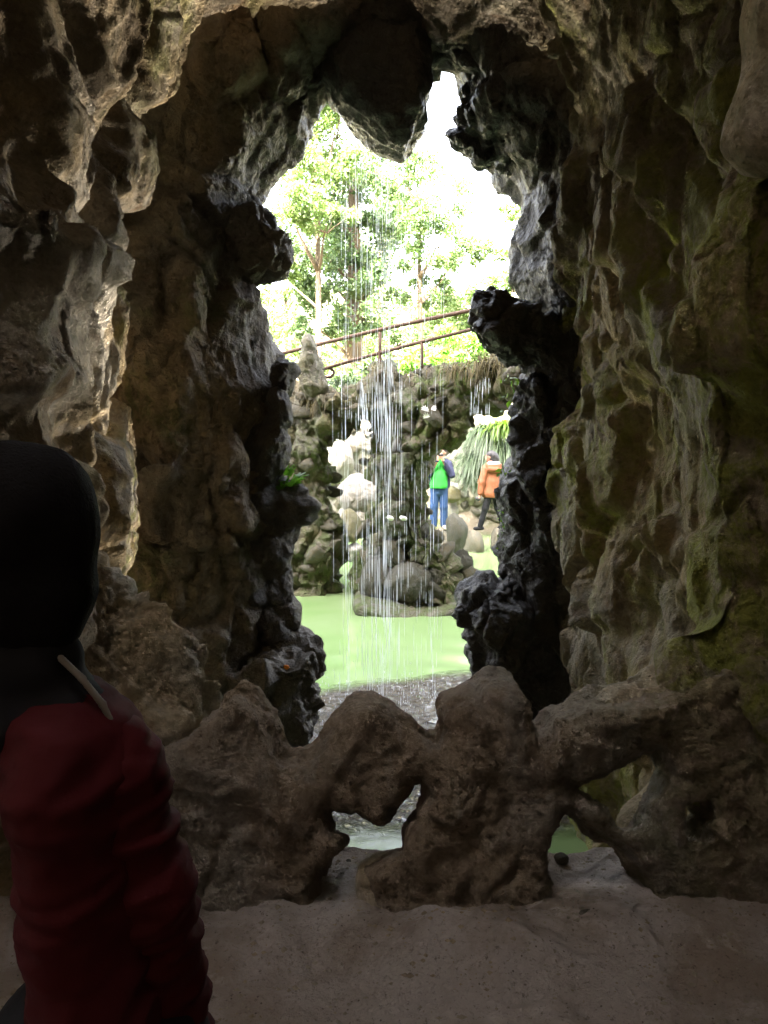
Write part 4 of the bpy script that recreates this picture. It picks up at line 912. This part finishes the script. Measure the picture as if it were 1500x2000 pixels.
part(man, 'hair', [(A([.055, 0, 1.665]), A([.06, .03, 1.655]), .098, .095)], M['hair'], .01, .006, 20, cut=lambda X, Y, Z: -(Z - 1.60 + (Y + .0) * -.9))
part(man, 'shirt', [(A([-.01, -.03, .93]), A([-.005, -.03, 1.12]), .185, .17, (1.0, .85)), (A([-.005, -.02, 1.12]), A([.01, -.01, 1.38]), .165, .125, (1.05, .82)), (A([.02, -.02, 1.40]), A([.03, -.02, 1.46]), .075, .068)], M['green'], .012, .006, 7, cut=lambda X, Y, Z: .87 - Z)
part(man, 'jacket', [(A([-.12, .02, 1.38]), A([.14, .02, 1.38]), .10, .10, (1, .9)), (A([.07, .05, .95]), A([.07, .05, 1.34]), .165, .15, (1, .75)), (A([-.07, .05, 1.0]), A([-.07, .05, 1.34]), .14, .14, (1, .75)), (A([-.19, 0, 1.36]), A([-.235, -.1, 1.15]), .072, .062), (A([-.235, -.1, 1.15]), wl * .88 + A([-.22, -.1, 1.16]) * .12, .058, .042), (A([.2, 0, 1.36]), A([.255, -.08, 1.15]), .08, .068), (A([.255, -.08, 1.15]), wr * .86 + A([.24, -.08, 1.16]) * .14, .062, .044)], M['navy'], .012, .010, 9,
     cut=lambda X, Y, Z: np.maximum(.86 - Z, np.minimum(np.minimum(X + .15 , .10 - X), np.minimum(-.05 - Y, 1.43 - Z) + .02 * (Z > 3))))
part(man, 'trousers', [(A([0, 0, .92]), A([0, 0, .84]), .155, .16, (1.05, .82)), (A([-.085, 0, .86]), A([-.1, -.01, .48]), .098, .08), (A([-.1, -.01, .48]), A([-.115, .02, .08]), .078, .075), (A([.085, 0, .86]), A([.1, -.01, .48]), .098, .08), (A([.1, -.01, .48]), A([.115, .02, .08]), .078, .075)], M['jeans'], .012, .009, 8, cut=lambda X, Y, Z: np.maximum(.05 - Z, Z - .98))
for s in (-1, 1): part(man, 'shoe', [(A([.11 * s, .05, .045]), A([.13 * s, -.15, .04]), .046, .042, (1, 1))], M['shoe'], .01, 0, cut=lambda X, Y, Z: .0 - Z)
ph = part(None, 'phone', [(A([-.03, -.255, 1.585]), A([.05, -.255, 1.585]), .012, .012), (A([-.03, -.255, 1.56]), A([.05, -.255, 1.56]), .012, .012)], M['phone'], .008, 0)
ph.location = man.location; tag(ph, 'black phone held up by the person in the green shirt', 'phone')
# woman in the orange coat, seen from behind, mid-stride
wom = empty('person', at(960, 1036, 16.0)); tag(wom, 'person in an orange hooded coat and black trousers striding over the stones', 'person', 'people by the pond')
hw = A([-.26, -.10, .76])
body = head((-.045, 0, 1.545), (-1, .25), .98, 0.) + [(A([0, 0, 1.32]), A([-.03, 0, 1.46]), .055, .05), (A([0, 0, .95]), A([0, 0, 1.28]), .13, .12, (1, .8)), (A([-.14, -.04, 1.28]), A([-.21, -.08, 1.02]), .045, .04), (A([-.21, -.08, 1.02]), hw, .038, .026), (A([.15, .05, 1.28]), A([.27, .08, 1.08]), .045, .04), (A([.27, .08, 1.08]), A([.34, -.06, 1.10]), .038, .026),
        (A([-.05, -.03, .86]), A([-.14, -.03, .47]), .08, .055), (A([-.14, -.03, .47]), A([-.235, 0, .1]), .05, .038), (A([.06, .04, .86]), A([.13, .03, .47]), .08, .055), (A([.13, .03, .47]), A([.235, .06, .14]), .05, .038)] + hand(hw, (-.35, -.1, -1), (-1, -.3, .2), .95, 1) + hand(A([.34, -.06, 1.10]), (.1, -1, .1), (0, 0, 1), .95, -1)
part(wom, 'body', body, M['skin'], .0085, 0, k=.02)
part(wom, 'hair', [(A([-.03, 0, 1.575]), A([.02, -.01, 1.545]), .10, .095), (A([.06, -.02, 1.50]), A([.075, -.03, 1.42]), .055, .04), (A([.085, -.03, 1.5]), A([.09, -.03, 1.5]), .045, .045)], M['hair'], .01, .008, 18, cut=lambda X, Y, Z: np.minimum(-(X + .085), -(Z - 1.565) ))
coat = part(wom, 'coat', [(A([-.12, -.03, 1.29]), A([.14, .04, 1.29]), .095, .095, (1, 1)), (A([0, 0, .80]), A([0, 0, 1.0]), .21, .18, (1.05, .82)), (A([0, 0, 1.0]), A([0, 0, 1.26]), .175, .15, (1.05, .82)), (A([-.15, -.05, 1.28]), A([-.225, -.09, 1.02]), .078, .072), (A([-.225, -.09, 1.02]), A([-.255, -.10, .80]), .068, .056), (A([.16, .05, 1.28]), A([.285, .08, 1.08]), .078, .07), (A([.285, .08, 1.08]), A([.335, -.03, 1.09]), .064, .055)], M['orange'], .012, .008, 7, cut=lambda X, Y, Z: .70 - Z)
part(coat, 'hood', [(A([-.09, -.10, 1.36]), A([.11, -.07, 1.35]), .07, .075), (A([-.07, -.14, 1.29]), A([.10, -.12, 1.27]), .06, .06)], M['orange'], .011, .006, 9)
part(coat, 'hood_lining', [(A([-.07, -.125, 1.405]), A([.10, -.09, 1.395]), .045, .045)], M['lining'], .01, .004, 20)
part(wom, 'trousers', [(A([0, 0, .86]), A([0, 0, .8]), .14, .14, (1, .85)), (A([-.05, -.03, .84]), A([-.14, -.03, .47]), .088, .066), (A([-.14, -.03, .47]), A([-.24, 0, .09]), .064, .052), (A([.06, .04, .84]), A([.13, .03, .47]), .088, .066), (A([.13, .03, .47]), A([.24, .06, .13]), .064, .052)], M['black_cloth'], .012, .007, 8, cut=lambda X, Y, Z: Z - .9)
part(wom, 'shoe', [(A([-.20, .0, .05]), A([-.35, -.02, .04]), .045, .038)], M['black_cloth'], .01, 0, cut=lambda X, Y, Z: -Z)
part(wom, 'shoe', [(A([.26, .06, .10]), A([.16, .05, .04]), .045, .038)], M['black_cloth'], .01, 0)
cm = part(None, 'handheld_camera', [(A([-.33, -.13, .68]), A([-.30, -.12, .66]), .038, .038)], M['phone'], .009, 0)
cm.location = wom.location; tag(cm, 'small black camera in the lowered hand of the person in orange', 'camera')
# far figure in red on the bank path
far = empty('person', at(957, 862, 21.5)); far.location.z -= .85; tag(far, 'small distant figure in red half hidden above the grassy bank', 'person', 'people by the pond')
part(far, 'body', head((0, 0, 1.58), (-.3, -1)) + [(A([0, 0, 1.35]), A([0, 0, 1.5]), .055, .05), (A([-.09, 0, .85]), A([-.09, 0, .08]), .075, .05), (A([.09, 0, .85]), A([.09, 0, .08]), .075, .05), (A([0, 0, .9]), A([0, 0, 1.3]), .14, .13, (1, .8)), (A([-.18, 0, 1.32]), A([-.22, 0, 1.05]), .05, .04), (A([-.22, 0, 1.05]), A([-.16, -.15, .9]), .04, .03), (A([.18, 0, 1.32]), A([.22, 0, 1.05]), .05, .04), (A([.22, 0, 1.05]), A([.16, -.15, .9]), .04, .03)] + hand((-.16, -.15, .9), (.2, -.6, -1), (0, -1, 0)) + hand((.16, -.15, .9), (-.2, -.6, -1), (0, -1, 0), 1, -1), M['skin'], .012, 0)
part(far, 'jacket', [(A([-.14, 0, 1.32]), A([.14, 0, 1.32]), .1, .1), (A([0, 0, .9]), A([0, 0, 1.28]), .17, .15, (1.05, .85)), (A([-.19, 0, 1.31]), A([-.23, 0, 1.05]), .075, .065), (A([.19, 0, 1.31]), A([.23, 0, 1.05]), .075, .065)], plain_mat('bright_red_jacket', (.6, .03, .05), .8), .016, .006)
part(far, 'hair', [(A([0, .02, 1.62]), A([0, .03, 1.6]), .1, .098)], M['hair'], .014, 0, cut=lambda X, Y, Z: -(Z - 1.6 - Y * -.8))
# foreground figure at the left, dark against the light
FD = 1.15
fg = empty('person', (-.56, FD, FLOOR)); tag(fg, 'person in a dark red jacket with black hair standing close at the left', 'person')
def fp(px, py, dy=0.): v = at(px, py, FD + dy) - fg.location; return A([v.x, v.y, v.z])
hc = fp(48, 1065, .02)
body = [(hc + A([0, 0, .03]), hc + A([0, .02, .02]), .076, .074), (hc + A([-.02, .06, -.05]), hc + A([-.02, .07, -.07]), .06, .045), (hc + A([-.02, .115, 0]), hc + A([-.02, .13, -.02]), .012, .015), (hc + A([.07, .02, 0]), hc + A([.075, .02, -.03]), .016, .012, (1, 1), .01), (hc + A([-.07, .02, 0]), hc + A([-.075, .02, -.03]), .016, .012, (1, 1), .01), (hc + A([0, 0, -.05]), fp(85, 1390), .045, .045), (fp(150, 1500), fp(205, 1950), .075, .085, (.8, 1.2)),
        (fp(225, 1540), fp(285, 1740), .042, .038), (fp(285, 1740), fp(340, 2080, .06), .042, .03), (fp(145, 1520, .14), fp(165, 1740, .2), .042, .038), (fp(165, 1740, .2), fp(200, 1900, .36), .036, .028)]
hz = fg.location.z; hips = fp(190, 2050)
for s in (-1, 1): body += [(hips + A([.08 * s, 0, 0]), A([hips[0] + .09 * s, .02, .40]), .09, .055), (A([hips[0] + .09 * s, .02, .40]), A([hips[0] + .1 * s, 0, .08]), .055, .04)]
body += hand(fp(340, 2080, .06), (0, .3, -1), (1, .2, 0), 1., 1) + hand(fp(200, 1900, .36), (.1, 1, .1), (0, 0, 1), 1., -1)
part(fg, 'body', body, M['skin'], .0095, 0, k=.025)
part(fg, 'hair', [(fp(10, 935), fp(90, 945), .045, .043), (fp(30, 980), fp(70, 985), .085, .085), (fp(20, 1050), fp(110, 1055), .085, .06), (fp(10, 1150), fp(100, 1150), .085, .066), (fp(0, 1220), fp(80, 1220), .07, .055)], M['fghair'], .0095, .004, 22, st=(1, 1, .25), k=.03, cut=lambda X, Y, Z: Y - .085)
part(fg, 'scarf', [(fp(-10, 1300), fp(75, 1290), .085, .06), (fp(20, 1400), fp(130, 1395), .09, .062)], M['black_cloth'], .01, .008, 12)
part(fg, 'jacket', [(fp(120, 1440), fp(195, 1500), .085, .074, (1, 1.1)), (fp(150, 1500), fp(185, 1750), .115, .11, (.75, 1.3)), (fp(185, 1750), fp(230, 2080), .11, .13, (.78, 1.25)), (fp(140, 1500, .14), fp(165, 1740, .2), .07, .06), (fp(165, 1740, .2), fp(200, 1890, .34), .06, .05)], M['red'], .0095, .016, 5.5, (1.0, 1.0, 2.2))
part(fg, 'sleeve', [(fp(212, 1500), fp(285, 1745), .076, .064), (fp(285, 1745), fp(345, 2060, .05), .066, .058)], M['red'], .008, .017, 7, (.8, .8, 2.6), seed=4.)
part(fg, 'collar', [(fp(60, 1400), fp(150, 1425), .075, .06), (fp(110, 1430), fp(190, 1455), .075, .058)], M['black_cloth'], .0095, .006, 9)
part(fg, 'strap', [(fp(118, 1285, -.04), fp(160, 1325, -.04), .0055, .0055), (fp(160, 1325, -.04), fp(200, 1375, -.035), .0055, .0055), (fp(200, 1375, -.035), fp(228, 1432, -.03), .0055, .005)], M['strap'], .004, 0, k=.004)
part(fg, 'trousers', [(hips, hips + A([0, 0, -.06]), .15, .15, (1.05, .85))] + [p for s in (-1, 1) for p in ((hips + A([.08 * s, 0, -.02]), A([hips[0] + .09 * s, .02, .40]), .10, .075), (A([hips[0] + .09 * s, .02, .40]), A([hips[0] + .1 * s, 0, .06]), .073, .065))], M['black_cloth'], .012, .008, 8)
for s in (-1, 1): part(fg, 'shoe', [(A([hips[0] + .1 * s, -.03, .05]), A([hips[0] + .11 * s, .16, .045]), .048, .044)], M['black_cloth'], .01, 0, cut=lambda X, Y, Z: .0 - Z)
